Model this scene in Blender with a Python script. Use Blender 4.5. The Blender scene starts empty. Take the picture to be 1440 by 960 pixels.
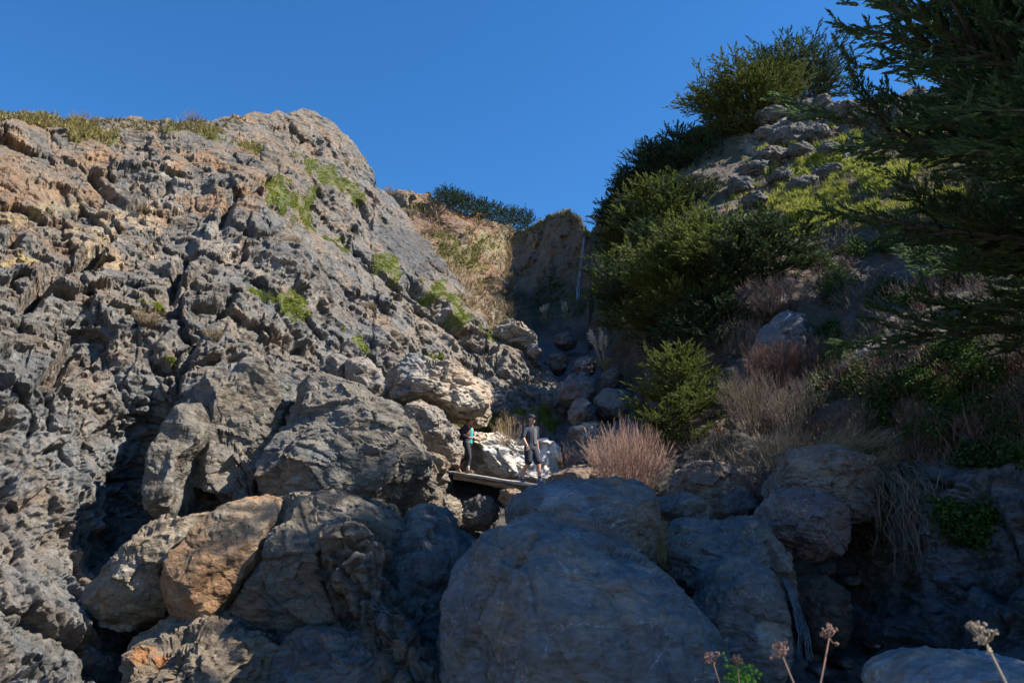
import bpy, bmesh, math, random
import numpy as np
from mathutils import Vector
R = math.radians
sc = bpy.context.scene
col = sc.collection
PI = math.pi

# ---------------------------------------------------------------- camera
CAM = np.array([0.0, 0.0, 1.6]); PITCH = R(15.0); FPX = 1120.0
FWD = np.array([0, math.cos(PITCH), math.sin(PITCH)]); UPV = np.array([0, -math.sin(PITCH), math.cos(PITCH)])
def P(px, py, Y):
    """world point seen at photo pixel (px,py) at distance Y (metres along +Y)"""
    px = np.asarray(px, float); py = np.asarray(py, float); Y = np.asarray(Y, float)
    cx = (px-720)/FPX; cy = (480-py)/FPX
    dy = FWD[1]+cy*UPV[1]; dz = FWD[2]+cy*UPV[2]
    s = Y/dy
    return np.stack([CAM[0]+cx*s, CAM[1]+dy*s, CAM[2]+dz*s], -1)
cam = bpy.data.cameras.new('camera'); cam.lens = 28; cam.sensor_width = 36; cam.clip_end = 5000; cam.clip_start = 0.05
camo = bpy.data.objects.new('camera', cam); col.objects.link(camo)
camo.location = CAM; camo.rotation_euler = (R(90)+PITCH, 0, 0); sc.camera = camo

# ---------------------------------------------------------------- noise (numpy)
_rs = np.random.RandomState(7)
_TB = _rs.rand(65536, 8).astype(np.float32)
_G = _rs.normal(size=(65536, 3)); _G = (_G/np.linalg.norm(_G, axis=1, keepdims=True)).astype(np.float32)
_CH = 16384
def _h(ix, iy, iz, s):
    n = ix*np.int32(73856093) ^ iy*np.int32(19349663) ^ iz*np.int32(83492791) ^ np.int32((s*7919+12345) & 0x7FFFFFF)
    n = n ^ (n >> 13); n = n*np.int32(1274126177); n = n ^ (n >> 16)
    return n & 65535
def par(fn, p, *a):
    n = len(p); p = np.asarray(p, np.float32)
    rs = [fn(p[i:i+_CH], *a) for i in range(0, n, _CH)]
    if isinstance(rs[0], tuple): return tuple(np.concatenate(x).astype(np.float64) for x in zip(*rs))
    return np.concatenate(rs).astype(np.float64)
def vnoise(p, seed=0): return par(_vnoise, p, seed)
def cells(p, seed=0, grad=1.0, tilt=.8): return par(_cells, p, seed, grad, tilt)
def _vnoise(p, seed=0):
    fl = np.floor(p); i = fl.astype(np.int32); f = p-fl; u = f*f*(3-2*f)
    x, y, z = f[:, 0], f[:, 1], f[:, 2]; out = 0
    for dx in (0, 1):
        wx = u[:, 0] if dx else 1-u[:, 0]
        for dy in (0, 1):
            wxy = wx*(u[:, 1] if dy else 1-u[:, 1])
            for dz in (0, 1):
                g = _G[_h(i[:, 0]+dx, i[:, 1]+dy, i[:, 2]+dz, seed)]
                out = out+wxy*(u[:, 2] if dz else 1-u[:, 2])*(g[:, 0]*(x-dx)+g[:, 1]*(y-dy)+g[:, 2]*(z-dz))
    return out*1.75
def fbm(p, scale, octv=4, seed=0, gain=.5):
    a, s, tot = 1.0, 1.0/scale, 0
    for o in range(octv):
        tot = tot+a*vnoise(p*s+o*17.3, seed+o); a *= gain; s *= 2.03
    return tot
def _cells(p, seed=0, grad=1.0, tilt=.8):
    """voronoi cells: planar facet height, F2-F1 border distance, cell random"""
    i = np.floor(p).astype(np.int32)
    n = len(p); d1 = np.full(n, 1e9, np.float32); d2 = d1.copy(); bi = np.zeros(n, np.int32); bq = np.zeros((n, 3), np.float32)
    for dx in (-1, 0, 1):
        for dy in (-1, 0, 1):
            for dz in (-1, 0, 1):
                cx, cy, cz = i[:, 0]+dx, i[:, 1]+dy, i[:, 2]+dz
                h = _h(cx, cy, cz, seed); T = _TB[h]
                q0 = p[:, 0]-cx-T[:, 0]; q1 = p[:, 1]-cy-T[:, 1]; q2 = p[:, 2]-cz-T[:, 2]
                d = q0*q0+q1*q1+q2*q2
                c = d < d1
                d2 = np.where(c, d1, np.minimum(d2, d)); d1 = np.where(c, d, d1); bi = np.where(c, h, bi)
                bq[c, 0] = q0[c]; bq[c, 1] = q1[c]; bq[c, 2] = q2[c]
    T = _TB[bi]
    hh = (T[:, 3]-.5)*grad+((T[:, 4]-.5)*bq[:, 0]+(T[:, 5]-.5)*bq[:, 1]+(T[:, 6]-.5)*bq[:, 2])*tilt*2
    return hh, np.sqrt(d2)-np.sqrt(d1), T[:, 3]
def rotm(ax, ay, az):
    cx, sx, cy, sy, cz, sz = math.cos(ax), math.sin(ax), math.cos(ay), math.sin(ay), math.cos(az), math.sin(az)
    X = np.array([[1, 0, 0], [0, cx, -sx], [0, sx, cx]]); Y_ = np.array([[cy, 0, sy], [0, 1, 0], [-sy, 0, cy]])
    Z = np.array([[cz, -sz, 0], [sz, cz, 0], [0, 0, 1]])
    return Z@Y_@X
def rockdisp(p, layers, seed=0):
    """layers: (size, amp, (ax,ay,az) bedding rotation, flatten) blocky fracture displacement in metres"""
    out = np.zeros(len(p)); w = np.stack([fbm(p, 2.2, 2, seed+90), fbm(p+31, 2.2, 2, seed+91), fbm(p-17, 2.2, 2, seed+92)], -1)
    crack = np.zeros(len(p))
    for k, (size, amp, rot, flat) in enumerate(layers):
        M_ = rot if hasattr(rot, 'shape') else rotm(*rot)
        q = (p+w*size*.35)@M_
        q = q/(np.array([size*1.5, size, size*flat]) if not hasattr(flat, '__len__') else size*np.array(flat))
        h, b, r = cells(q, seed+k*7, .8, .8)
        out += h*amp
        wd = .06
        cr = np.clip(1-b/wd, 0, 1)
        out -= cr*amp*.45*(fbm(p, size*2, 2, seed+50+k) > -.05)
        crack = np.maximum(crack, cr*amp)
    return out
def axes(a, b):
    e = unit(np.asarray(b)-np.asarray(a)); f = unit(np.cross(e, [.3, -.5, .8])); return np.stack([e, f, np.cross(e, f)], 1)
def unit(v): return v/np.maximum(np.linalg.norm(v, axis=-1, keepdims=True), 1e-9)

# ---------------------------------------------------------------- mesh helpers
def mesh_np(name, V, F, mat=None, smooth=True, colr=None, parent=None, uv=None):
    """V (n,3), F (m,k) int array (k=3 or 4) or list of arrays"""
    me = bpy.data.meshes.new(name)
    Fs = F if isinstance(F, list) else [F]
    Fs = [np.asarray(f, np.int32) for f in Fs if len(f)]
    nl = sum(f.size for f in Fs); nf = sum(len(f) for f in Fs)
    me.vertices.add(len(V)); me.vertices.foreach_set('co', np.ascontiguousarray(V, np.float32).ravel())
    me.loops.add(nl); me.polygons.add(nf)
    me.loops.foreach_set('vertex_index', np.concatenate([f.ravel() for f in Fs]))
    tot = np.concatenate([np.full(len(f), f.shape[1], np.int32) for f in Fs])
    st = np.concatenate([[0], np.cumsum(tot)[:-1]]).astype(np.int32)
    me.polygons.foreach_set('loop_start', st); me.polygons.foreach_set('loop_total', tot)
    me.polygons.foreach_set('use_smooth', np.full(nf, smooth, bool))
    me.update(calc_edges=True)
    if colr is not None:
        at = me.color_attributes.new('tint', 'FLOAT_COLOR', 'POINT')
        c = np.ones((len(V), 4), np.float32); c[:, :3] = np.clip(colr, 0, 1)
        at.data.foreach_set('color', c.ravel())
    if mat: me.materials.append(mat)
    o = bpy.data.objects.new(name, me); col.objects.link(o)
    if parent: o.parent = parent
    return o
def tag(o, label=None, cat=None, group=None, kind=None):
    if label: o['label'] = label
    if cat: o['category'] = cat
    if group: o['group'] = group
    if kind: o['kind'] = kind
    return o
def empty(name, loc, label, cat, group=None, rz=0):
    o = bpy.data.objects.new(name, None); col.objects.link(o); o.location = loc; o.rotation_euler.z = rz
    return tag(o, label, cat, group)
def tube(path, rad, n=6, cap=True):
    """path (k,3), rad (k,) -> verts, quads, (tri caps omitted: ends pinched)"""
    path = np.asarray(path, float); rad = np.broadcast_to(np.asarray(rad, float), (len(path),)).copy()
    t = unit(np.gradient(path, axis=0)); ref = np.array([0.31, 0.22, .93])
    a = unit(np.cross(t, ref)); b = np.cross(t, a)
    if cap:
        path = np.vstack([path[0], path, path[-1]]); rad = np.concatenate([[rad[0]*.02], rad, [rad[-1]*.02]])
        a = np.vstack([a[0], a, a[-1]]); b = np.vstack([b[0], b, b[-1]])
    k = len(path); an = np.linspace(0, 2*PI, n, endpoint=False)
    V = path[:, None]+rad[:, None, None]*(np.cos(an)[None, :, None]*a[:, None]+np.sin(an)[None, :, None]*b[:, None])
    i = np.arange(k-1)[:, None]*n; j = np.arange(n)[None]; j2 = (j+1) % n
    F = np.stack([i+j, i+j2, i+n+j2, i+n+j], -1).reshape(-1, 4)
    return V.reshape(-1, 3), F
class MB:
    def __init__(s): s.V = []; s.F = []; s.n = 0; s.C = []
    def add(s, V, F, c=None):
        s.V.append(V); s.F.append(np.asarray(F)+s.n); s.n += len(V)
        if c is not None: s.C.append(np.broadcast_to(np.asarray(c, float), (len(V), 3)))
    def tube(s, path, rad, n=6, c=None): s.add(*tube(path, rad, n), c)
    def build(s, name, mat, parent=None, smooth=True):
        fs = {}
        for f in s.F: fs.setdefault(f.shape[1], []).append(f)
        return mesh_np(name, np.vstack(s.V), [np.vstack(v) for v in fs.values()], mat, smooth, np.vstack(s.C) if s.C else None, parent)

# ---------------------------------------------------------------- materials
def nt(name):
    m = bpy.data.materials.new(name); m.use_nodes = True; t = m.node_tree
    return m, t, t.nodes['Principled BSDF'], t.nodes, t.links
def rock_mat(name, bump=.6, vein=0.0, var=.45, rough=.88, fine=1.0, vscale=.55, lich=.0):
    m, t, b, N, L = nt(name)
    a = N.new('ShaderNodeAttribute'); a.attribute_name = 'tint'
    g = N.new('ShaderNodeNewGeometry')
    def noise(scale, det=6, rou=.6, dist=0, src=None):
        n = N.new('ShaderNodeTexNoise'); n.inputs['Scale'].default_value = scale; n.inputs['Detail'].default_value = det
        n.inputs['Roughness'].default_value = rou; n.inputs['Distortion'].default_value = dist
        L.new(src or g.outputs['Position'], n.inputs['Vector']); return n
    def mth(op, x, y=None, clamp=False):
        n = N.new('ShaderNodeMath'); n.operation = op; n.use_clamp = clamp
        for k, v in enumerate((x, y)):
            if v is None: continue
            if isinstance(v, (int, float)): n.inputs[k].default_value = v
            else: L.new(v, n.inputs[k])
        return n.outputs[0]
    mp = N.new('ShaderNodeMapping'); L.new(g.outputs['Position'], mp.inputs['Vector'])
    mp.inputs['Rotation'].default_value = (R(25), R(-35), R(20)); mp.inputs['Scale'].default_value = (1, 1, 1.5)
    n1 = noise(1.1, 8, .65, .4); n2 = noise(7*fine, 8, .7, .2, mp.outputs[0]); n3 = noise(38*fine, 5, .75)
    # value variation
    v = mth('ADD', mth('MULTIPLY', n1.outputs[0], .9), mth('ADD', mth('MULTIPLY', n2.outputs[0], 1.0), mth('MULTIPLY', n3.outputs[0], .8)))
    mr = N.new('ShaderNodeMapRange'); L.new(v, mr.inputs[0]); mr.inputs[1].default_value = .95; mr.inputs[2].default_value = 1.75
    mr.inputs[3].default_value = 1-var; mr.inputs[4].default_value = 1+var
    mul = N.new('ShaderNodeVectorMath'); mul.operation = 'SCALE'; L.new(a.outputs['Color'], mul.inputs[0]); L.new(mr.outputs[0], mul.inputs['Scale'])
    # hue variation: warm iron stains / cool grey
    n4 = noise(.8, 5, .6, .6); hr = N.new('ShaderNodeValToRGB'); L.new(n4.outputs[0], hr.inputs[0])
    e = hr.color_ramp.elements; e[0].position = .35; e[0].color = (.90, .98, 1.06, 1); e[1].position = .66; e[1].color = (1.14, .99, .84, 1)
    mm = N.new('ShaderNodeVectorMath'); mm.operation = 'MULTIPLY'; L.new(mul.outputs[0], mm.inputs[0]); L.new(hr.outputs[0], mm.inputs[1])
    out = mm.outputs[0]
    if vein > 0:
        nv = noise(vscale, 7, .62, .9); d = mth('ABSOLUTE', mth('SUBTRACT', nv.outputs[0], .5))
        nm = noise(1.7, 3, .5); th = mth('MULTIPLY', mth('SUBTRACT', nm.outputs[0], .47, True), .035)
        f = mth('MULTIPLY', mth('SUBTRACT', 1.0, mth('DIVIDE', d, mth('ADD', th, .0008)), True), vein, True)
        mx = N.new('ShaderNodeMix'); mx.data_type = 'RGBA'; L.new(f, mx.inputs[0]); L.new(out, mx.inputs[6]); mx.inputs[7].default_value = (.42, .44, .46, 1)
        out = mx.outputs[2]
    if lich > 0:
        nl = noise(4.5, 8, .75, .3); f = mth('MULTIPLY', mth('SUBTRACT', nl.outputs[0], .56, True), lich*10, True)
        mx = N.new('ShaderNodeMix'); mx.data_type = 'RGBA'; L.new(f, mx.inputs[0]); L.new(out, mx.inputs[6]); mx.inputs[7].default_value = (.42, .42, .38, 1)
        out = mx.outputs[2]
    b.inputs['Roughness'].default_value = rough; b.inputs['Specular IOR Level'].default_value = .3
    def chips(scale, flat, k):
        """angular chips: every voronoi cell has its own tilt, height and tone"""
        mq = N.new('ShaderNodeMapping'); mq.inputs['Rotation'].default_value = (R(20+k*30), R(-30+k*25), R(15)); mq.inputs['Scale'].default_value = (scale*.6, scale, scale*flat)
        wv = N.new('ShaderNodeVectorMath'); wv.operation = 'MULTIPLY_ADD'; L.new(n2.outputs['Color'], wv.inputs[0]); wv.inputs[1].default_value = (.45/scale,)*3; L.new(g.outputs['Position'], wv.inputs[2])
        L.new(wv.outputs[0], mq.inputs['Vector'])
        vo = N.new('ShaderNodeTexVoronoi'); vo.feature = 'F1'; L.new(mq.outputs[0], vo.inputs['Vector']); vo.inputs['Scale'].default_value = 1
        df = N.new('ShaderNodeVectorMath'); df.operation = 'SUBTRACT'; L.new(mq.outputs[0], df.inputs[0]); L.new(vo.outputs['Position'], df.inputs[1])
        cc = N.new('ShaderNodeVectorMath'); cc.operation = 'SUBTRACT'; L.new(vo.outputs['Color'], cc.inputs[0]); cc.inputs[1].default_value = (.5, .5, .5)
        dt = N.new('ShaderNodeVectorMath'); dt.operation = 'DOT_PRODUCT'; L.new(df.outputs[0], dt.inputs[0]); L.new(cc.outputs[0], dt.inputs[1])
        sx = N.new('ShaderNodeSeparateXYZ'); L.new(vo.outputs['Color'], sx.inputs[0])
        return mth('ADD', mth('MULTIPLY', dt.outputs['Value'], 1.6), mth('MULTIPLY', sx.outputs[0], .55)), sx.outputs[1]
    h1, t1 = chips(2.6*fine, 2.2, 0); h2, t2 = chips(8.5*fine, 1.9, 1)
    tone = mth('ADD', mth('MULTIPLY', t1, .26), mth('ADD', mth('MULTIPLY', t2, .30), .72))
    ts = N.new('ShaderNodeVectorMath'); ts.operation = 'SCALE'; L.new(out, ts.inputs[0]); L.new(tone, ts.inputs['Scale']); L.new(ts.outputs[0], b.inputs['Base Color'])
    h = mth('ADD', mth('MULTIPLY', h1, 1.0), mth('ADD', mth('MULTIPLY', h2, .42), mth('ADD', mth('MULTIPLY', n2.outputs[0], .45), mth('MULTIPLY', n3.outputs[0], .22))))
    bp = N.new('ShaderNodeBump'); bp.inputs['Strength'].default_value = min(1, bump); bp.inputs['Distance'].default_value = .16/fine*max(1, bump)
    L.new(h, bp.inputs['Height']); L.new(bp.outputs[0], b.inputs['Normal'])
    return m
def leaf_mat(name, c, var=.35, trans=.35, attr=False):
    m, t, b, N, L = nt(name)
    g = N.new('ShaderNodeNewGeometry'); n = N.new('ShaderNodeTexNoise'); n.inputs['Scale'].default_value = 1.6; n.inputs['Detail'].default_value = 5
    L.new(g.outputs['Position'], n.inputs['Vector'])
    rr = N.new('ShaderNodeMath'); rr.operation = 'ADD'; L.new(g.outputs['Random Per Island'], rr.inputs[0]); L.new(n.outputs[0], rr.inputs[1])
    mr = N.new('ShaderNodeMapRange'); L.new(rr.outputs[0], mr.inputs[0]); mr.inputs[1].default_value = .5; mr.inputs[2].default_value = 1.5
    mr.inputs[3].default_value = 1-var; mr.inputs[4].default_value = 1+var
    mu = N.new('ShaderNodeVectorMath'); mu.operation = 'SCALE'; L.new(mr.outputs[0], mu.inputs['Scale'])
    if attr:
        a = N.new('ShaderNodeAttribute'); a.attribute_name = 'tint'; L.new(a.outputs['Color'], mu.inputs[0])
    else: mu.inputs[0].default_value = c
    L.new(mu.outputs[0], b.inputs['Base Color']); b.inputs['Roughness'].default_value = .7; b.inputs['Specular IOR Level'].default_value = .25
    tr = N.new('ShaderNodeBsdfTranslucent'); L.new(mu.outputs[0], tr.inputs['Color'])
    mx = N.new('ShaderNodeMixShader'); mx.inputs[0].default_value = trans; L.new(b.outputs[0], mx.inputs[1]); L.new(tr.outputs[0], mx.inputs[2])
    L.new(mx.outputs[0], N['Material Output'].inputs[0])
    return m
def plain(name, c, rough=.8, var=.15, scale=20, bump=.0, metal=0):
    m, t, b, N, L = nt(name)
    tc = N.new('ShaderNodeTexCoord'); n = N.new('ShaderNodeTexNoise'); n.inputs['Scale'].default_value = scale; n.inputs['Detail'].default_value = 5
    L.new(tc.outputs['Object'], n.inputs['Vector'])
    mr = N.new('ShaderNodeMapRange'); L.new(n.outputs[0], mr.inputs[0]); mr.inputs[1].default_value = .3; mr.inputs[2].default_value = .7
    mr.inputs[3].default_value = 1-var; mr.inputs[4].default_value = 1+var
    mu = N.new('ShaderNodeVectorMath'); mu.operation = 'SCALE'; mu.inputs[0].default_value = c; L.new(mr.outputs[0], mu.inputs['Scale'])
    L.new(mu.outputs[0], b.inputs['Base Color']); b.inputs['Roughness'].default_value = rough; b.inputs['Metallic'].default_value = metal
    if bump:
        bp = N.new('ShaderNodeBump'); bp.inputs['Strength'].default_value = bump; bp.inputs['Distance'].default_value = .02
        L.new(n.outputs[0], bp.inputs['Height']); L.new(bp.outputs[0], b.inputs['Normal'])
    return m
M_cliff = rock_mat('cliff_rock', 1.35, 0, .5, fine=1.0, lich=.25)
M_far = rock_mat('far_rock', 1.3, 0, .45, fine=.8)
M_boulder = rock_mat('boulder_rock', .8, .8, .38, fine=1.6)
M_bigb = rock_mat('veined_rock', .7, 1.0, .35, fine=1.7, vscale=.75, rough=.75)
M_pale = rock_mat('pale_rock', 1.0, .6, .35, fine=1.5, vscale=1.5)
M_soil = rock_mat('hillside_soil', 1.2, 0, .5, fine=1.4)
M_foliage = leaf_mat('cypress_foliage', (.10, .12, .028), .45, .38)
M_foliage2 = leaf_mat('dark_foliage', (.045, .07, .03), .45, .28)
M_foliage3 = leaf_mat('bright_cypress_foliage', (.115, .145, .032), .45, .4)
M_grass = leaf_mat('grass_blades', (.17, .2, .03), .4, .35, attr=True)
M_twig = leaf_mat('twigs', (.2, .15, .1), .35, .1, attr=True)
M_bark = plain('bark', (.07, .055, .045), .95, .4, 12, .8)
# ---------------------------------------------------------------- terrain patches
class Depth:
    """thin-plate interpolation of log distance through (px,py,Y) survey points"""
    def __init__(s, pts, lam=1e-3):
        a = np.array(pts, float); s.x = a[:, :2]/500.0; y = np.log(a[:, 2]); n = len(a)
        K = s.k(np.linalg.norm(s.x[:, None]-s.x[None], axis=-1)); K += np.eye(n)*lam
        Q = np.hstack([np.ones((n, 1)), s.x]); A = np.block([[K, Q], [Q.T, np.zeros((3, 3))]])
        s.w = np.linalg.solve(A, np.concatenate([y, [0, 0, 0]]))
    @staticmethod
    def k(r): return np.where(r > 1e-9, r*r*np.log(np.maximum(r, 1e-9)), 0)
    def __call__(s, px, py):
        sh = px.shape; q = np.stack([px.ravel(), py.ravel()], -1)/500.0; out = np.zeros(len(q))
        for i in range(0, len(q), 50000):
            c = q[i:i+50000]; r = np.linalg.norm(c[:, None]-s.x[None], axis=-1)
            out[i:i+50000] = s.k(r)@s.w[:-3]+s.w[-3]+c@s.w[-2:]
        return np.exp(out).reshape(sh)
def poly(pts):
    a = np.array(pts, float); return lambda x: np.interp(x, a[:, 0], a[:, 1])
def xs(*seg):
    """seg: (start, step) ... end"""
    out = []
    for i in range(0, len(seg)-1, 2):
        out += list(np.arange(seg[i], seg[i+2], seg[i+1]))
    return np.array(out+[seg[-1]], float)
def blob(px, py, bl, seed=0, warp=1.0):
    """soft-noise edged elliptical mask in survey coordinates"""
    cx, cy, rx, ry, ang = bl; out = np.zeros(len(px))
    c, s = math.cos(R(ang)), math.sin(R(ang)); dx = px-cx; dy = py-cy
    u = (dx*c+dy*s)/rx; v = (-dx*s+dy*c)/ry; r = np.sqrt(u*u+v*v)
    k = np.where(r < 2.2)[0]
    if len(k):
        q = np.stack([px[k], py[k], np.zeros(len(k))], -1)
        out[k] = np.clip((1.0-r[k]+fbm(q, 40, 4, seed, .6)*warp*.9)*3.0, 0, 1)
    return out
class Patch:
    def __init__(s, name, label, cols, top, bottom, step, depth, disp, colour, mat, back=(0, 1), blen=14, bdrop=.35, ridge=0):
        s.cols = cols; s.top = top; s.bot = bottom
        nr = int((np.max(bottom(cols))-np.min(top(cols)))/step)+1
        s.nr = nr; t = np.linspace(0, 1, nr); s.t = t
        PX = np.repeat(cols[None], nr, 0); T = t[:, None]
        q = np.stack([cols/26, cols*0, cols*0], -1)
        tp = top(cols)+(fbm(q, 1, 4, 5, .55)*7*ridge)
        PY = bottom(cols)[None]*(1-T)+tp[None]*T
        Y = depth(PX, PY)
        # roll the crest over: last few rows recede
        W = P(PX, PY, Y)
        gu = np.gradient(W, axis=1); gv = np.gradient(W, axis=0)
        Nn = unit(np.cross(gu, gv)); s.flip = np.sign((Nn*(CAM-W)).sum(-1)); Nn = Nn*s.flip[..., None]
        # back rows
        nb = 26; k = (np.arange(1, nb+1)/nb)**1.6
        vd = W[-1]-CAM; vd[:, 2] = 0; vd = unit(vd)
        c_, s_ = math.cos(back[0]), math.sin(back[0]); bd = np.stack([vd[:, 0]*c_-vd[:, 1]*s_, vd[:, 0]*s_+vd[:, 1]*c_, vd[:, 2]], -1)
        Bk = W[-1][None]+bd[None]*(k*blen)[:, None, None]+np.array([0, 0, -1.0])*(k*blen*bdrop)[:, None, None]
        W2 = np.vstack([W, Bk]); bn = unit(np.stack([-vd[:, 0]*.2, -vd[:, 1]*.2, np.ones(len(cols))], -1))
        N2 = np.vstack([Nn, np.repeat(bn[None], nb, 0)])
        # blend crest normals so the displaced edge is continuous
        for j in range(4): N2[nr-1-j] = unit(N2[nr-1-j]*(j+1)/5+bn*(1-(j+1)/5))
        flat = W2.reshape(-1, 3)
        d = disp(flat, np.vstack([PX, np.repeat(cols[None], nb, 0)]).ravel(), np.vstack([PY, np.repeat(tp[None], nb, 0)]).ravel())
        dg = d.reshape(nr+nb, len(cols))
        for _ in range(1):
            e = np.pad(dg, 1, mode='edge'); dg = (e[:-2, 1:-1]+e[2:, 1:-1]+e[1:-1, :-2]+e[1:-1, 2:]+4*e[1:-1, 1:-1])/8
        d = dg.ravel(); hv = unit(CAM-flat); D_ = unit(N2.reshape(-1, 3)*.4+hv*.6)
        V = flat+D_*d[:, None]
        s.PX = PX; s.PY = PY; s.W = V.reshape(nr+nb, len(cols), 3)[:nr]
        gu = np.gradient(s.W, axis=1); gv = np.gradient(s.W, axis=0); s.N = unit(np.cross(gu, gv))*s.flip[..., None]
        s.smoothN = Nn
        PXa = np.vstack([PX, np.repeat(cols[None], nb, 0)]).ravel(); PYa = np.vstack([PY, np.repeat(tp[None], nb, 0)]).ravel()
        C = colour(V, PXa, PYa)
        nc = len(cols); nrt = nr+nb
        i = np.arange(nrt-1)[:, None]*nc; j = np.arange(nc-1)[None]
        F = np.stack([i+j, i+j+1, i+nc+j+1, i+nc+j], -1).reshape(-1, 4)
        if np.mean(s.flip) < 0: F = F[:, ::-1]
        s.o = mesh_np(name, V, F, mat, False, C); tag(s.o, label, 'terrain', kind='structure')
    def at(s, px, py):
        px = np.atleast_1d(np.asarray(px, float)); py = np.atleast_1d(np.asarray(py, float))
        ci = np.clip(np.searchsorted(s.cols, px), 0, len(s.cols)-1)
        b = s.PY[0, ci]; t_ = s.PY[-1, ci]; ri = np.clip(((py-b)/(t_-b)*(s.nr-1)).round().astype(int), 0, s.nr-1)
        return s.W[ri, ci], s.smoothN[ri, ci], s.N[ri, ci]

def mixc(C, m, c): return C*(1-m[:, None])+np.array(c)[None]*m[:, None]
GREENS = []   # (patch key, blob) for grass tufts

# ---- left cliff
LT = poly([(-900, 120), (-300, 175), (0, 163), (60, 158), (130, 166), (170, 160), (230, 170), (300, 168), (345, 158), (380, 154), (440, 156), (470, 175), (500, 205), (525, 240), (530, 262), (550, 275),
           (580, 315), (610, 350), (640, 392), (690, 458), (745, 495), (770, 520), (800, 548), (835, 578), (868, 640), (890, 760), (905, 900)])
LD = Depth([(-900, 160, 12), (-900, 700, 5), (-900, 1100, 3.5), (-300, 170, 19), (-300, 450, 12.5), (-300, 700, 8.6), (-300, 1100, 5.5),
            (0, 165, 24), (0, 300, 19), (0, 400, 16.5), (0, 550, 13.2), (0, 700, 11.2), (0, 850, 9.6), (0, 960, 8.6), (0, 1100, 7),
            (120, 165, 27), (120, 300, 21.5), (100, 450, 16.6), (120, 600, 14.2), (100, 710, 13.2), (110, 860, 11.8), (120, 960, 10.2),
            (230, 640, 15.8), (210, 750, 15.2), (150, 780, 14.0), (250, 1050, 9.5), (180, 880, 12.6),
            (250, 170, 30), (250, 300, 23.5), (250, 420, 18.6), (300, 500, 16.8), (400, 510, 18.3), (400, 420, 21), (400, 300, 27), (400, 158, 36), (450, 165, 38),
            (285, 630, 14.0), (350, 640, 13.4), (450, 650, 13.0), (540, 690, 13.6), (550, 770, 11.2), (610, 850, 10.6), (450, 870, 10.7), (300, 850, 11.0), (400, 760, 11.1), (300, 940, 10.0), (450, 960, 9.5), (450, 1100, 8.8),
            (520, 250, 41), (500, 330, 32), (480, 420, 25.5), (500, 500, 22), (560, 520, 25), (600, 450, 29.5), (560, 400, 31), (560, 300, 41), (620, 370, 41), (690, 460, 38), (650, 480, 32.5),
            (700, 520, 30), (760, 520, 33), (640, 560, 28), (720, 580, 29.5), (800, 560, 31), (840, 600, 31), (720, 640, 28.5), (780, 650, 28), (640, 640, 27.5), (600, 620, 22.5), (580, 570, 24.5),
            (640, 700, 27), (700, 720, 26.5), (760, 700, 26.5), (620, 780, 19), (700, 800, 20), (860, 700, 25), (880, 850, 15), (760, 900, 12), (700, 1100, 8.5), (880, 1100, 9)])
def Ldisp(p, px, py):
    big = fbm(p, 7, 3, 3)*1.0+fbm(p, 2.6, 3, 8)*.38
    h = rockdisp(p, [(3.0, .36, (.2, -.3, .2), .7), (.5, .13, (.2, -.3, .2), .6), (.2, .09, (.3, -.3, .1), .6)], 11)
    AX = axes(P(20, 470, 15.6), P(240, 240, 26.5)); BX = axes(P(400, 250, 30), P(620, 460, 29.5))
    hA = rockdisp(p, [(1.2, .46, AX, (3.6, 1.1, .9)), (.42, .21, AX, (2.6, 1.0, .8))], 15); hB = rockdisp(p, [(.95, .36, BX, (4.5, 1.2, .8)), (.36, .17, BX, (3.5, 1.0, .7))], 19)
    wA = np.clip((430-px+(py-330)*-.5)/120+.5+fbm(p, 4, 2, 66)*1.2, 0, 1); h = h+hA*wA+hB*(1-wA)
    # smooth slab on the right shoulder and smoother slope of the lower left
    sm = np.maximum(blob(px, py, (470, 380, 120, 50, 52), 4), blob(px, py, (575, 350, 40, 70, -35), 6))
    sm = np.maximum(sm, blob(px, py, (90, 640, 150, 70, -10), 9)*.55)
    sm = np.maximum(sm, blob(px, py, (30, 860, 150, 150, 0), 13)*.7)
    sm = np.maximum(sm, np.clip(blob(px, py, (730, 700, 130, 75, 0), 10)*1.5, 0, 1)*1.35)
    h = h*(1-.3*np.clip((330-py)/60, 0, 1))*(1-.6*sm)+fbm(p, .5, 4, 21, .6)*.06
    g = np.zeros(len(p))
    for b in LGREEN: g = np.maximum(g, blob(px, py, b, 31, 1.5))
    h = h*(1-.5*g)
    # gullies running down-left
    for (x0, y0, x1, y1, w, d) in GULLY:
        L_ = math.hypot(x1-x0, y1-y0); ux, uy = (x1-x0)/L_, (y1-y0)/L_
        wq = fbm(np.stack([px, py, px*0], -1), 90, 1, 77)*26
        a = (px-x0)*ux+(py-y0)*uy; c = (px-x0)*(-uy)+(py-y0)*ux+wq
        f = np.clip(1-np.abs(c)/w, 0, 1)**1.2*np.clip(a/30, 0, 1)*np.clip((L_-a)/30, 0, 1)
        h = h-f*d
    fade = np.clip((np.abs(px-300)-1100)/200, 0, 1)
    cr = np.clip((py-LT(px))/45, 0, 1)*.75+.25
    return (big*cr+h*1.15*(.35+.65*cr))*(1-fade)
GULLY = [(175, 310, 20, 470, 16, 1.2), (170, 315, 240, 240, 12, .7), (270, 340, 240, 440, 12, .8), (345, 260, 300, 330, 14, .9), (330, 400, 250, 470, 10, .6), (385, 240, 330, 300, 9, .7),
         (560, 400, 660, 490, 9, 1.1), (470, 330, 620, 460, 5, .3), (30, 330, 0, 380, 18, 1.1), (120, 480, 60, 560, 8, .4), (345, 490, 440, 520, 9, .8), (130, 215, 170, 300, 12, .8)]
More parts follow.
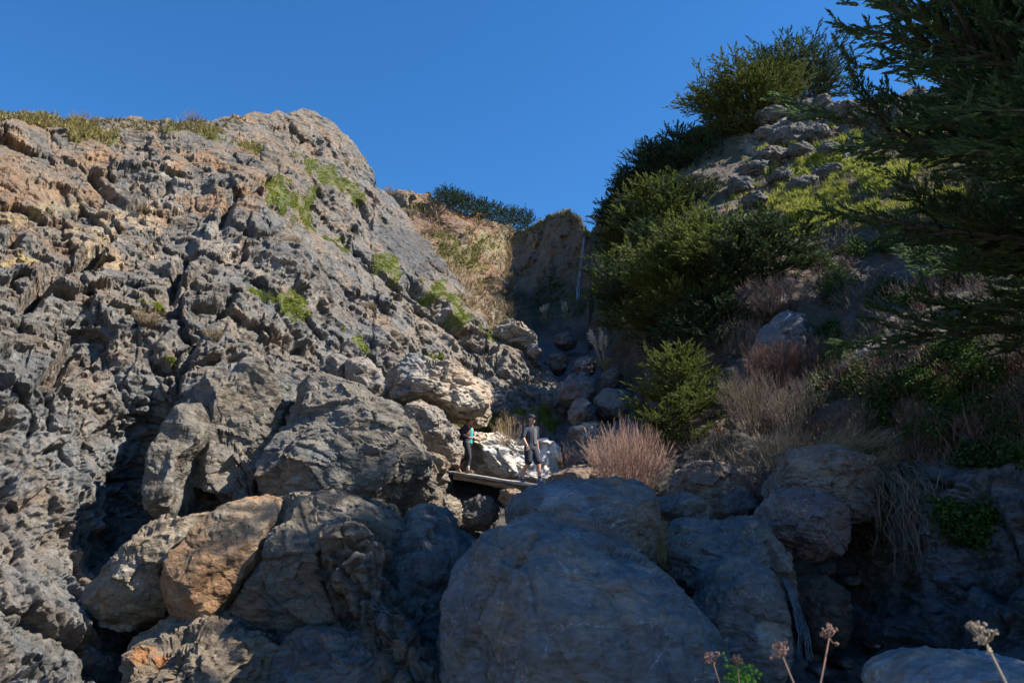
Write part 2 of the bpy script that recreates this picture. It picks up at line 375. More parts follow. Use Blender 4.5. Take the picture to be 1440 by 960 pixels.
LGREEN = [(430, 298, 62, 20, 33), (455, 238, 48, 12, 35), (605, 505, 26, 12, 5), (640, 435, 16, 34, -40), (580, 392, 20, 11, 20), (548, 368, 20, 10, 30), (508, 480, 22, 8, 40), (120, 180, 40, 10, 5),
          (410, 425, 26, 9, 50), (645, 455, 50, 13, 45), (545, 585, 18, 8, 0), (243, 515, 8, 5, 0), (150, 190, 26, 8, 0), (690, 592, 42, 18, 0), (775, 605, 30, 12, 45), (555, 535, 12, 20, 20), (370, 415, 20, 6, 10), (210, 440, 14, 5, 0), (60, 172, 60, 8, 0), (300, 180, 40, 7, 0), (345, 200, 40, 6, 15)]
def Lcol(V, px, py):
    n = fbm(V, 1.6, 5, 41, .6); n2 = fbm(V, 5, 3, 45)
    C = np.tile([.212, .198, .178], (len(V), 1))
    up = np.clip((430-py)/200, 0, 1)*np.clip((560-px)/150, 0, 1)
    C = mixc(C, np.clip(up*.8+n2*.5*up, 0, 1), (.22, .185, .145))
    C = mixc(C, np.clip((n-.18)*3.5, 0, 1)*(.25+.6*up), (.28, .18, .11))
    C = mixc(C, np.clip((-n-.15)*3, 0, 1)*.5, (.12, .125, .13))
    for b, c, k in [((30, 850, 120, 150, 0), (.25, .245, .235), .7), ((85, 640, 130, 90, -15), (.235, .235, .23), .6), ((160, 330, 55, 42, -30), (.42, .33, .22), .8), ((60, 250, 110, 50, 0), (.29, .205, .14), .6), ((250, 255, 40, 14, 20), (.5, .45, .38), .6),
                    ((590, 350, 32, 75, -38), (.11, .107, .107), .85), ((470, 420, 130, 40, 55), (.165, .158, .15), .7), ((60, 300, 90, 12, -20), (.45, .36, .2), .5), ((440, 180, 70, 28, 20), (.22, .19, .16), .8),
                    ((330, 350, 110, 16, 30), (.36, .33, .29), .5), ((15, 395, 40, 7, -20), (.5, .38, .16), .7), ((720, 560, 110, 50, 35), (.25, .23, .20), .7), ((630, 470, 60, 90, -45), (.30, .25, .19), .5),
                    ((280, 515, 60, 16, 10), (.33, .26, .2), .5), ((740, 560, 60, 30, 40), (.24, .225, .21), .6), ((690, 735, 70, 50, 0), (.11, .10, .09), .8)]:  # last patch paints the shade of the hollow under the plank
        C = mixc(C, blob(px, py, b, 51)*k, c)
    g = np.zeros(len(V))
    for b in LGREEN: g = np.maximum(g, blob(px, py, b, 31, 1.5))
    C = mixc(C, g*.9, (.12, .135, .03))
    return C
# ---- middle slope behind the shoulder
MT = poly([(470, 300), (520, 268), (552, 274), (575, 267), (600, 270), (625, 286), (650, 293), (700, 316), (748, 322), (770, 345)])
MD = Depth([(470, 300, 52), (560, 275, 50), (610, 275, 49), (650, 300, 50), (745, 323, 58), (600, 340, 44), (650, 380, 42), (700, 370, 50), (735, 350, 56), (690, 430, 42), (730, 430, 47), (600, 450, 37), (700, 480, 38.5), (760, 480, 45), (600, 560, 34), (760, 560, 38)])
MGREEN = [(645, 345, 50, 9, 40), (700, 345, 30, 12, 0), (670, 370, 40, 8, 20), (585, 290, 10, 8, 0), (735, 400, 22, 8, 10), (625, 420, 30, 10, 40), (700, 395, 20, 8, 0)]
def Mdisp(p, px, py): return fbm(p, 6, 3, 103)*1.1+rockdisp(p, [(3, .6, (.3, -.4, .2), .5), (1.2, .3, (.3, .4, .3), .5), (.5, .15, (0, .4, 0), .6)], 111)*(.35+.65*np.clip((330-py+(px-640)*.3)/50, 0, 1))
def Mcol(V, px, py):
    n = fbm(V, 2.5, 5, 141, .6); C = np.tile([.25, .195, .125], (len(V), 1))
    C = mixc(C, np.clip((n-.1)*3, 0, 1)*.7, (.24, .14, .09))
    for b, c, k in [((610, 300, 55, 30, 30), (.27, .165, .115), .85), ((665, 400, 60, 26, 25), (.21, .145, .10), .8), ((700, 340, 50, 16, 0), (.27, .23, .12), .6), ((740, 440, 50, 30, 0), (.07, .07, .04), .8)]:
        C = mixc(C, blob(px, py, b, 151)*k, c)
    g = np.zeros(len(V))
    for b in MGREEN: g = np.maximum(g, blob(px, py, b, 131))
    return mixc(C, g*.7, (.16, .15, .05))
# ---- headwall + ravine floor
HT = poly([(560, 380), (690, 335), (735, 326), (750, 318), (772, 303), (800, 298), (816, 305), (822, 322), (835, 330), (870, 330), (1000, 330), (1160, 500)])
HD = Depth([(560, 380, 66), (690, 340, 72), (740, 325, 69), (800, 300, 61), (830, 325, 56), (870, 330, 51), (720, 400, 66), (790, 380, 59.5), (840, 400, 53), (760, 440, 57), (820, 440, 52), (760, 480, 46), (850, 480, 44), (700, 520, 40),
            (800, 520, 38), (870, 530, 34), (850, 570, 30), (800, 600, 29), (900, 620, 23), (860, 660, 25), (780, 690, 26), (700, 740, 24), (880, 740, 18), (960, 700, 19), (1000, 800, 13.2), (900, 850, 13), (800, 950, 10.5), (1000, 950, 10.5), (1100, 850, 12.5), (1160, 960, 11), (600, 700, 26), (600, 1100, 9), (1000, 1100, 8), (1160, 1100, 8.6), (1160, 600, 25), (1000, 500, 40)])
def Hdisp(p, px, py):
    u = np.clip((470-py)/60, 0, 1)
    return fbm(p, 6, 3, 203)*(.2+.3*u)+rockdisp(p, [(3.4, .6, (.1, .2, .2), 1.6), (1.3, .36, (.3, .4, .3), 1.0), (.5, .2, (0, .4, 0), .6)], 211)*(.38+.95*u)*(.4+.6*np.clip((py-HT(px))/14, 0, 1))
def Hcol(V, px, py):
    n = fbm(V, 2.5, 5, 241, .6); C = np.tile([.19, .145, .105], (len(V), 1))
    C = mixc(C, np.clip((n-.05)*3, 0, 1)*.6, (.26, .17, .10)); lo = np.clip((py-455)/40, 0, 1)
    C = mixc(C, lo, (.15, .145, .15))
    for b, c, k in [((772, 430, 60, 22, 0), (.05, .07, .03), .8), ((800, 305, 60, 9, 0), (.14, .12, .07), .7), ((790, 425, 16, 30, 0), (.11, .13, .07), .6), ((840, 470, 60, 15, 0), (.12, .08, .06), .8), ((690, 730, 90, 60, 0), (.10, .09, .08), .9)]:  # last patch darkens the hollow below the plank, shade put into the colour
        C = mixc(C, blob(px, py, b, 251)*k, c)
    return C
# ---- right hillside
RT = poly([(805, 640), (826, 560), (830, 330), (837, 312), (850, 285), (870, 262), (895, 236), (940, 205), (975, 185), (1010, 168), (1060, 155), (1110, 148), (1150, 146), (1200, 150), (1260, 135), (1300, 128), (1380, 122), (1440, 118), (1800, 70), (2500, 150), (3300, 500)])
RD = Depth([(805, 345, 57), (835, 312, 55), (870, 262, 54), (940, 205, 52), (1010, 168, 49), (1110, 148, 45), (1200, 150, 41), (1300, 130, 36), (1440, 120, 31), (1800, 80, 26), (2500, 150, 17), (3300, 500, 8), (3300, 1100, 4),
            (850, 400, 47), (900, 330, 42), (960, 260, 43), (1040, 230, 42), (1050, 300, 34), (1150, 250, 36), (1250, 250, 30), (1150, 330, 29.5), (1300, 300, 26), (1440, 250, 24), (1440, 400, 18.5), (1800, 400, 15.5), (2500, 500, 11.5),
            (860, 500, 38), (900, 430, 36), (900, 540, 30), (900, 600, 26), (960, 600, 21.5), (960, 470, 28), (1050, 420, 27), (1050, 500, 24), (1040, 600, 19), (1130, 470, 23.5), (1200, 480, 20.5), (1200, 400, 24), (1300, 480, 18), (1150, 590, 17.5), (1250, 600, 15.2),
            (1350, 560, 15.5), (1440, 560, 14.2), (1300, 640, 13.2), (1440, 645, 12.2), (1440, 760, 10.8), (1340, 760, 11.8), (1800, 700, 9.8), (960, 680, 17), (960, 800, 14), (1070, 700, 15.3), (1070, 850, 13), (1180, 700, 14), (1180, 800, 14), (1220, 860, 13.2), (1300, 850, 12), (1440, 880, 10), (1240, 960, 11), (1440, 960, 9), (1000, 1100, 9.5), (1440, 1100, 8), (1800, 1100, 6), (2500, 1100, 4.5)])
RGREEN = [(1125, 238, 66, 12, -14), (1150, 282, 66, 9, -8), (1090, 275, 44, 8, -30), (1150, 205, 50, 7, -10), (1185, 228, 60, 9, -6), (1110, 312, 40, 6, -12), (1345, 545, 50, 48, -30), (1330, 600, 48, 28, 10), (1400, 600, 40, 25, 0), (1370, 500, 30, 40, 10), (1230, 245, 110, 13, -6), (1160, 270, 75, 8, -6), (1120, 200, 50, 7, -20), (1290, 240, 60, 8, -10), (1290, 190, 40, 8, -10), (1190, 520, 30, 30, 0), (1145, 560, 36, 12, -10), (1270, 420, 36, 14, 0),
          (1180, 400, 20, 30, 0), (1160, 480, 16, 22, 0), (1230, 690, 18, 40, 0), (1355, 735, 18, 14, 0), (1375, 745, 16, 20, 0), (1240, 645, 14, 12, 0), (1250, 560, 30, 20, 0), (1200, 350, 60, 9, -15), (1380, 380, 70, 14, -10), (1140, 320, 60, 9, -12), (1060, 255, 30, 10, -35), (985, 450, 50, 14, 0), (1240, 300, 110, 9, -8), (1410, 640, 50, 14, 5)]
def Rdisp(p, px, py):
    rk = np.maximum(blob(px, py, (1380, 790, 190, 160, 0), 301), blob(px, py, (1150, 190, 120, 55, 10), 302))
    rk = np.maximum(rk, np.clip((960-px)/80, 0, 1)*np.clip((330-py)/60, 0, 1)); rk = np.maximum(rk, np.clip((py-800)/60, 0, 1))
    h = rockdisp(p, [(2.4, .42, (.2, .4, .2), .6), (.95, .22, (.3, .4, .3), .5), (.4, .12, (0, .4, 0), .6), (.17, .035, (0, .4, 0), .6)], 311)
    near = np.clip(20/np.maximum(p[:, 1], 4), .5, 1.2)
    return fbm(p, 6, 3, 303)*.7+h*(.28+.72*rk)+fbm(p, .9, 4, 321, .6)*.2
def Rcol(V, px, py):
    n = fbm(V, 1.8, 5, 341, .6); n2 = fbm(V, 4, 3, 342); C = np.tile([.12, .105, .09], (len(V), 1))
    C = mixc(C, np.clip((n-.1)*3, 0, 1)*.6, (.16, .10, .08)); C = mixc(C, np.clip((n2-.05)*3, 0, 1)*.5, (.06, .085, .035))
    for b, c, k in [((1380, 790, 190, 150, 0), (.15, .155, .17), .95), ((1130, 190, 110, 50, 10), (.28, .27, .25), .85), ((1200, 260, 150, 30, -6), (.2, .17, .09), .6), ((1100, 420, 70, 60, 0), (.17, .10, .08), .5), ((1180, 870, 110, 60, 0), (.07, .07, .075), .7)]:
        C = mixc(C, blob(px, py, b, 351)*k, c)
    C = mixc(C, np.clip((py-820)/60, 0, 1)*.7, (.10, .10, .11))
    g = np.zeros(len(V))
    for b in RGREEN: g = np.maximum(g, blob(px, py, b, 331))
    return mixc(C, g*.75, (.055, .095, .02))
LEFT = Patch('cliff', 'tall sunlit grey and tan rock cliff filling the left side', xs(-900, 12, -120, 3, -20, 1.6, 905), LT, lambda x: x*0+1110.0, 1.7, LD, Ldisp, Lcol, M_cliff, back=(R(20), 0), ridge=1)
MID = Patch('slope', 'golden dry grass and red rock slope behind the cliff shoulder', xs(470, 2, 716), MT, lambda x: x*0+560.0, 2, MD, Mdisp, Mcol, M_far, ridge=.8)
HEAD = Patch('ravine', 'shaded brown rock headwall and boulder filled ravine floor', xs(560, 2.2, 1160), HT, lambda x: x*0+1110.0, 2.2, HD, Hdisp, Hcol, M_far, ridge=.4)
RIGHT = Patch('hillside', 'shaded brushy hillside rising on the right of the ravine', xs(805, 1.5, 840, 2, 1460, 8, 1800, 30, 3300), RT, lambda x: x*0+1110.0, 2.1, RD, Rdisp, Rcol, M_soil, back=(R(-10), 0), ridge=1)

# ground sheet to the horizon
gx = np.concatenate([-np.geomspace(3000, 20, 30), np.linspace(-18, 18, 60), np.geomspace(20, 3000, 30)])
GX, GY = np.meshgrid(gx, gx); GP = np.stack([GX, GY, GX*0], -1).reshape(-1, 3)
r_ = np.linalg.norm(GP[:, :2], axis=1); GP[:, 2] = fbm(GP, 3, 4, 401)*.12*np.clip(60/np.maximum(r_, 1), 0, 1)-.9
n_ = len(gx); i_ = np.arange(n_-1)[:, None]*n_; j_ = np.arange(n_-1)[None]
tag(mesh_np('ground', GP, np.stack([i_+j_, i_+j_+1, i_+n_+j_+1, i_+n_+j_], -1).reshape(-1, 4), rock_mat('beach_sand', .5, 0, .25, fine=2), True, np.tile([.25, .22, .18], (len(GP), 1))), 'brown beach sand and gravel at the foot of the cliffs', 'ground', kind='structure')

# ---------------------------------------------------------------- boulders
_ico = {}
def ico(n):
    if n not in _ico:
        bm = bmesh.new(); bmesh.ops.create_icosphere(bm, subdivisions=n, radius=1)
        bm.verts.ensure_lookup_table()
        _ico[n] = (np.array([v.co[:] for v in bm.verts]), np.array([[v.index for v in f.verts] for f in bm.faces])); bm.free()
    return _ico[n]
def boulder(out, Y, thick, label, colour=(.25, .23, .21), mat=None, seed=0, rough=1.0, sub=5, pw=2.6, name='boulder', group=None, blobs=(), lean=0., facets=9, strata=(.5, -.4, .3), flat=.6, cat='boulder'):
    """out: outline [(px,py)...] or box (x0,y0,x1,y1)"""
    rng = np.random.RandomState(seed+1)
    if len(out) == 4 and not hasattr(out[0], '__len__'):
        x0, y0, x1, y1 = out; k = 9; an = np.arange(k)/k*2*PI
        rr = 1+rng.uniform(-.10, .10, k)
        out = [((x0+x1)/2+(x1-x0)/2*math.cos(a)*r, (y0+y1)/2+(y1-y0)/2*math.sin(a)*r) for a, r in zip(an, rr)]
    o = np.array(out, float)
    if name == 'rock_outcrop': lean = .3 if thick > .8 else .1; o = o.mean(0)+(o-o.mean(0))*1.06
    Wp = P(o[:, 0], o[:, 1], np.full(len(o), Y))
    bb0, bb1 = Wp.min(0), Wp.max(0); c = (bb0+bb1)/2; c[1] = Y
    loop = np.vstack([Wp, Wp[:1]]); seg = [loop[i]+(loop[i+1]-loop[i])*t for i in range(len(Wp)) for t in np.linspace(0, 1, 24, endpoint=False)]
    seg = np.array(seg)-c; th = np.arctan2(seg[:, 2], seg[:, 0]); rad = np.hypot(seg[:, 0], seg[:, 2]); od = np.argsort(th); th = th[od]; rad = rad[od]
    th = np.concatenate([th-2*PI, th, th+2*PI]); rad = np.concatenate([rad]*3)
    D, F = ico(sub); rho = np.hypot(D[:, 0], D[:, 2]); s = 1/(rho**pw+np.abs(D[:, 1])**pw)**(1/pw)
    tt = np.arctan2(D[:, 2], D[:, 0]); ks = np.linspace(-.09, .09, 5); rr = np.mean([np.interp(tt+k, th, rad) for k in ks], 0)
    size = float(np.mean(rad))
    V = np.stack([D[:, 0]*s*rr, D[:, 1]*s*thick, D[:, 2]*s*rr], -1)
    # planar cuts give angular faces
    oc = name == 'rock_outcrop'
    for i in range(facets+(9 if oc else 0)):
        n = unit(rng.normal(size=3)); n[1] = -abs(n[1])*.8-.1; n = unit(n)
        proj = V@n; mx = proj.max(); lim = mx*(rng.uniform(.80, .93) if not oc else rng.uniform(.80, .92)); k = proj > lim
        if abs(n[1]) < .35: continue
        V[k] -= n[None]*((proj[k]-lim)*(.97 if oc else .9))[:, None]
    V[:, 1] += V[:, 2]*lean
    # displacement
    pos = V+c
    nr = unit(np.stack([D[:, 0]/1, D[:, 1], D[:, 2]], -1))
    q = pos+seed*13.7
    h = rockdisp(q, [(size*.9, size*.12*rough, strata, flat), (size*.4, size*.07*rough, (strata[1], strata[0], .3), flat), (size*.16, size*.032*rough, strata, .6), (size*.07, size*.012*rough, strata, .6)], seed+600)
    h += fbm(q, size*.8, 4, seed+5, .55)*size*.10
    pos = pos+nr*h[:, None]
    Cc = np.tile(np.array(colour, float), (len(V), 1)); nn = fbm(q, size*.7, 4, seed+9, .6)
    Cc = mixc(Cc, np.clip(nn*1.6, 0, 1)*.35, np.array(colour)*np.array([1.25, 1.05, .85])); Cc = mixc(Cc, np.clip(-nn*1.6, 0, 1)*.4, np.array(colour)*.68)
    for (bx, by, br, bc, bk) in blobs:
        bp = P(bx, by, Y)-c; dd = np.hypot(V[:, 0]-bp[0], V[:, 2]-bp[2])/(br*Y/FPX)+nn*.7
        Cc = mixc(Cc, np.clip((1-dd)*3, 0, 1)*bk, bc)
    base = np.array([c[0], c[1], pos[:, 2].min()])
    ob = mesh_np(name, pos-base, F, mat or M_boulder, sub < 6, Cc); ob.location = base
    return tag(ob, label, cat, group)
# ---------------------------------------------------------------- rock outcrop at the lower left (separate blocks)
GB = (.235, .218, .19)
boulder([(405, 640), (415, 580), (440, 548), (480, 543), (520, 560), (565, 590), (590, 625), (603, 655), (600, 690), (570, 712), (520, 722), (460, 735), (415, 720), (402, 690)], 14.6, 1.9,
        'wide flat faced grey rock mass left of the wooden plank, above the dark shaded block', GB, M_cliff, 21, .7, 7, 6, 'rock_outcrop', 'blocks of the lower left outcrop', [(450, 690, 40, (.33, .26, .18), .7), (430, 720, 30, (.36, .27, .18), .6)], facets=6, flat=.5, strata=(.2, .25, .1), cat='rock')
boulder([(300, 560), (330, 535), (380, 530), (425, 545), (410, 590), (400, 640), (385, 690), (340, 700), (305, 690), (290, 640), (296, 600)], 14.9, 1.9,
        'cracked upright grey block between the two dark shadow gullies', GB, M_cliff, 22, 1.0, 6, 6, 'rock_outcrop', 'blocks of the lower left outcrop', [], facets=8, flat=1.4, strata=(.1, 1.3, .1), cat='rock')
boulder([(232, 640), (245, 600), (275, 572), (300, 580), (298, 620), (270, 650), (262, 690), (255, 728), (228, 730), (224, 690)], 13.5, .75,
        'narrow upright rib of grey rock casting the big shadow on the left', GB, M_cliff, 23, .5, 6, 7, 'rock_outcrop', 'blocks of the lower left outcrop', [], facets=2, flat=1.4, strata=(.1, 1.3, .1), cat='rock')
boulder([(268, 850), (262, 820), (280, 770), (310, 730), (350, 712), (392, 700), (398, 730), (385, 780), (355, 825), (330, 862), (300, 874)], 11.7, 1.3,
        'smooth orange brown slab in the lower left outcrop', (.40, .26, .155), M_cliff, 24, .4, 6, 6, 'rock_outcrop', 'blocks of the lower left outcrop', [(310, 800, 45, (.40, .235, .13), .7), (370, 730, 40, (.36, .30, .22), .7)], facets=5, flat=1.4, strata=(.1, 1.0, .4), cat='rock')
boulder([(152, 845), (160, 810), (200, 770), (225, 738), (270, 728), (310, 722), (285, 765), (266, 815), (262, 858), (225, 872), (180, 868)], 11.9, 1.2,
        'pale tan wedge at the left tip of the lower left outcrop', (.32, .275, .21), M_cliff, 25, .8, 6, 5, 'rock_outcrop', 'blocks of the lower left outcrop', [(215, 790, 22, (.5, .47, .42), .8)], facets=7, flat=.7, strata=(.1, 1.0, .4), cat='rock')
boulder([(335, 868), (350, 840), (385, 790), (402, 740), (410, 702), (440, 700), (500, 705), (545, 718), (575, 740), (590, 790), (575, 845), (530, 880), (450, 885), (380, 880)], 11.9, 1.25,
        'broad grey brown block with a dappled shadow edge across its right half', (.235, .21, .175), M_cliff, 26, .75, 7, 6, 'rock_outcrop', 'blocks of the lower left outcrop', [(440, 730, 40, (.35, .28, .2), .7), (370, 850, 30, (.38, .24, .15), .7)], facets=7, flat=.6, strata=(.3, .5, .4), cat='rock')
boulder([(560, 760), (585, 720), (620, 725), (655, 765), (665, 830), (640, 900), (635, 990), (600, 1010), (560, 1000), (545, 900), (550, 820)], 11.8, 1.2,
        'shaded grey rock face wedged between the big boulder and the left outcrop', (.21, .205, .2), M_cliff, 27, 1.1, 6, 5, 'rock_outcrop', 'blocks of the lower left outcrop', [], facets=7, flat=.6, cat='rock')
boulder([(195, 935), (205, 900), (250, 880), (310, 878), (370, 885), (400, 905), (390, 960), (360, 1010), (230, 1010), (200, 980)], 10.8, 1.2,
        'broken tan and orange stained ledge under the orange slab', (.30, .25, .19), M_cliff, 28, 1.5, 6, 5, 'rock_outcrop', 'blocks of the lower left outcrop', [(225, 915, 14, (.48, .22, .08), .9), (245, 915, 10, (.48, .2, .07), .8)], facets=9, flat=.6, cat='rock')
boulder([(395, 905), (450, 885), (540, 890), (600, 920), (640, 960), (620, 1020), (400, 1020), (385, 960)], 10.4, 1.3,
        'dark shaded rock shelf at the bottom left of the big boulder', (.20, .2, .2), M_cliff, 29, 1.2, 6, 5, 'rock_outcrop', 'blocks of the lower left outcrop', [], facets=8, flat=.6, cat='rock')

# ---------------------------------------------------------------- named boulders
DK = (.17, .167, .165)
boulder([(622, 960), (624, 900), (634, 850), (652, 800), (672, 770), (700, 742), (735, 728), (775, 728), (812, 738), (860, 752), (900, 776), (935, 812), (975, 845), (1005, 880), (1024, 915), (1034, 960), (1025, 1030), (960, 1090), (700, 1090), (640, 1040)], 9.3, 1.75,
        'huge rounded blue grey boulder with thin white veins in the bottom centre', (.165, .163, .163), M_bigb, 40, .42, 7, 2.3, 'boulder', None, [(700, 880, 28, (.2, .165, .14), .5), (745, 940, 24, (.2, .16, .14), .5)], lean=-.1, facets=2, flat=1.2, strata=(.3, 1.1, .2))
boulder([(712, 725), (720, 702), (745, 684), (790, 676), (850, 673), (895, 678), (914, 694), (920, 735), (916, 790), (860, 820), (780, 800), (735, 765)], 11.3, 1.3,
        'dark flat topped boulder resting behind the huge veined boulder below the hikers', (.165, .162, .162), M_bigb, 41, .5, 6, 2.6, blobs=[(780, 722, 30, (.25, .26, .27), .7)], facets=3, flat=.5)
boulder([(918, 718), (925, 700), (955, 693), (985, 703), (1005, 722), (985, 735), (945, 735)], 12.2, .6, 'small dark wedge stone right of the flat topped boulder', DK, M_boulder, 42, .8, 5)
boulder([(930, 800), (932, 760), (945, 733), (985, 724), (1010, 735), (1045, 730), (1075, 750), (1085, 790), (1060, 830), (1000, 850), (950, 840)], 11.4, 1.0,
        'lumpy shaded boulder behind the right shoulder of the huge veined boulder', DK, M_boulder, 43, .8, 6, blobs=[(1040, 745, 10, (.36, .28, .24), .7)])
boulder([(985, 850), (990, 810), (1010, 790), (1045, 788), (1075, 805), (1095, 840), (1102, 890), (1095, 940), (1085, 985), (1010, 990), (990, 920)], 9.9, .8,
        'tall rounded boulder with a pale chipped patch touching the huge boulder on its right', (.165, .162, .16), M_boulder, 44, .6, 6, blobs=[(1062, 895, 22, (.38, .36, .32), .85), (1080, 930, 12, (.38, .36, .32), .7)])
boulder([(1052, 745), (1075, 742), (1095, 770), (1112, 810), (1116, 840), (1100, 838), (1080, 815), (1062, 785)], 10.9, .5, 'slanting slab with pale streaks leading down to the little cascade', (.2, .18, .16), M_boulder, 45, 1.3, 5, blobs=[(1095, 800, 16, (.4, .35, .3), .6)])
boulder([(948, 690), (955, 662), (985, 650), (1020, 655), (1042, 675), (1048, 705), (1030, 735), (985, 738), (955, 722)], 15.2, .8, 'brown sunlit topped boulder right of the red twig bush', (.23, .175, .14), M_boulder, 46, 1.2, 6)
boulder([(1085, 700), (1090, 665), (1110, 640), (1150, 633), (1195, 640), (1230, 658), (1242, 690), (1230, 725), (1180, 735), (1120, 730)], 13.2, 1.1, 'large boulder with a painted sunlit rim beneath the mound of dry straw coloured stalks', (.2, .17, .15), M_boulder, 47, 1.2, 6, blobs=[(1110, 645, 20, (.34, .26, .2), .7)])  # warm blob paints the sunlit top left rim into the rock colour
boulder([(1070, 745), (1078, 712), (1105, 690), (1140, 695), (1175, 715), (1182, 745), (1165, 780), (1120, 790), (1082, 775)], 12.2, 1.0, 'smaller purple brown boulder leaning below the straw topped boulder', (.2, .155, .15), M_boulder, 48, 1.2, 6, blobs=[(1090, 715, 14, (.34, .27, .22), .6)])  # pale blob is painted sunlight on the upper left corner
boulder([(1108, 850), (1120, 815), (1150, 805), (1175, 825), (1185, 870), (1175, 910), (1130, 915)], 11.6, .7, 'dark brown boulder in the gloom right of the cascade', (.12, .08, .06), M_boulder, 49, .9, 5)
boulder([(1250, 960), (1258, 938), (1290, 922), (1330, 915), (1380, 925), (1430, 928), (1500, 960), (1500, 1020), (1260, 1020)], 6.2, .9, 'smooth pale blue grey rock in the bottom right corner', (.25, .26, .275), M_bigb, 50, .4, 6, 3.0)
boulder([(545, 555), (552, 525), (585, 512), (640, 520), (660, 535), (685, 545), (690, 575), (672, 596), (640, 592), (605, 580), (575, 578), (553, 575)], 24.2, 2.1,
        'large angular cream and grey boulder overhanging above the woman', (.40, .34, .27), M_pale, 51, 1.2, 6, 3.0, blobs=[(655, 560, 30, (.55, .46, .36), .7), (575, 545, 30, (.25, .24, .23), .7)], facets=9)
boulder([(562, 590), (572, 570), (592, 565), (620, 580), (640, 605), (650, 632), (640, 650), (610, 645), (580, 625)], 22.2, 1.0, 'rounded grey boulder just left of the woman', (.27, .245, .22), M_boulder, 52, 1.1, 6)
boulder([(588, 652), (595, 636), (620, 640), (634, 652), (626, 664), (600, 666)], 21.2, .7, 'tan ledge stone at the left end of the plank', (.36, .29, .21), M_cliff, 53, 1.2, 5)
boulder([(600, 672), (608, 663), (628, 664), (632, 676), (615, 684)], 21.6, .5, 'small propping stone under the left end of the plank', (.3, .25, .2), M_cliff, 54, 1.2, 4)
boulder([(460, 530), (464, 500), (476, 497), (492, 505), (490, 535), (480, 548)], 20.8, .6, 'dark narrow split stone on the ledge left of the pale overhanging boulder', (.19, .18, .17), M_boulder, 55, 1.2, 5)
boulder([(488, 540), (490, 508), (515, 508), (538, 522), (540, 545), (525, 560), (500, 560)], 20.6, .8, 'squat grey stone beside the dark split stone on the ledge', (.25, .23, .21), M_boulder, 56, 1.2, 5)
boulder([(690, 478), (700, 460), (722, 455), (742, 465), (756, 482), (752, 494), (720, 496), (698, 492)], 33, 1.4, 'rounded lichen grey boulder perched on the ridge crest in mid picture', (.29, .26, .22), M_boulder, 57, 1.1, 6)
boulder((740, 485, 762, 505), 32, .5, 'small round stone right beside the perched ridge boulder', (.24, .22, .2), M_boulder, 58, 1, 4)
boulder([(640, 655), (648, 625), (660, 612), (700, 612), (730, 622), (775, 625), (795, 645), (800, 672), (790, 690), (740, 690), (690, 676), (655, 668)], 27.2, 1.8,
        'bright white faced boulder directly behind the two hikers', (.6, .56, .51), M_pale, 59, 1.3, 6, 3.0, blobs=[(745, 650, 60, (.78, .73, .67), .95), (710, 640, 50, (.72, .67, .6), .9), (660, 645, 22, (.24, .21, .18), .8)], facets=8, flat=.7, strata=(.5, .8, .2), lean=.5)
boulder([(790, 640), (800, 610), (825, 592), (855, 596), (872, 618), (866, 655), (840, 680), (800, 670)], 26.5, 1.1, 'craggy dark boulder with a pale crest right of the man', (.17, .165, .155), M_boulder, 60, 1.5, 6, blobs=[(825, 605, 14, (.4, .39, .36), .6)])
boulder((834, 545, 888, 592), 27.5, 1.0, 'round shaded blue grey boulder left of the little cypress', (.16, .17, .18), M_boulder, 61, .6, 5)
for i, (bx, lab) in enumerate([((786, 528, 842, 575), 'square shaded boulder at the foot of the dark ravine'), ((800, 560, 836, 605), 'dark ravine stone below the square shaded boulder'), ((805, 502, 838, 530), 'pale topped ravine stone with a white splash'), ((765, 498, 800, 525), 'left hand stone halfway up the dark ravine'), ((845, 520, 875, 548), 'small ravine stone beside the pampas clump'), ((778, 470, 812, 492), 'high dark stone near the head of the ravine')]):
    boulder(bx, [29, 27, 33, 34.5, 31, 41][i], .9, lab, (.17, .17, .18), M_boulder, 70+i, 1.2, 5, group='boulders in the shaded ravine')
boulder([(585, 720), (590, 695), (605, 680), (622, 695), (625, 722), (610, 745), (592, 742)], 18.3, .7, 'upright tan boulder below the propping stone', (.33, .27, .2), M_cliff, 80, 1.3, 5)
boulder([(612, 735), (616, 705), (632, 695), (648, 708), (646, 730), (630, 742)], 18.5, .5, 'knobbly pale stone pitted with holes under the plank', (.36, .31, .24), M_cliff, 81, 1.8, 5)
boulder([(604, 765), (622, 745), (640, 748), (652, 770), (640, 785), (612, 782)], 16.8, .5, 'sunlit pinkish stone at the mouth of the gap under the plank', (.38, .32, .26), M_cliff, 82, 1, 5)
boulder([(700, 700), (705, 688), (730, 688), (745, 698), (738, 712), (715, 716)], 21.3, .6, 'warm tan stone propping the right end of the plank', (.36, .28, .19), M_cliff, 83, 1.3, 5)
boulder([(770, 690), (778, 668), (810, 660), (850, 662), (880, 672), (885, 700), (800, 710)], 20.2, .9, 'low pale rubble stone between the man and the red twig bush', (.33, .25, .2), M_cliff, 84, 1.5, 5)
boulder([(646, 718), (660, 700), (690, 700), (705, 720), (690, 745), (660, 745)], 22.3, .7, 'dark stone deep inside the gap under the plank', (.12, .115, .11), M_boulder, 85, 1.3, 5)
boulder([(1055, 505), (1072, 462), (1098, 442), (1125, 450), (1138, 480), (1130, 510), (1090, 520)], 23, .9, 'blue grey wedge of rock poking out among the bare brown brush', (.19, .19, .2), M_boulder, 86, 1.3, 5)
boulder([(1172, 524), (1195, 500), (1235, 472), (1252, 478), (1240, 500), (1205, 528)], 19.3, .6, 'slanting slab of rock on the hillside below the long cypress branch', (.2, .19, .19), M_boulder, 87, 1.2, 5)
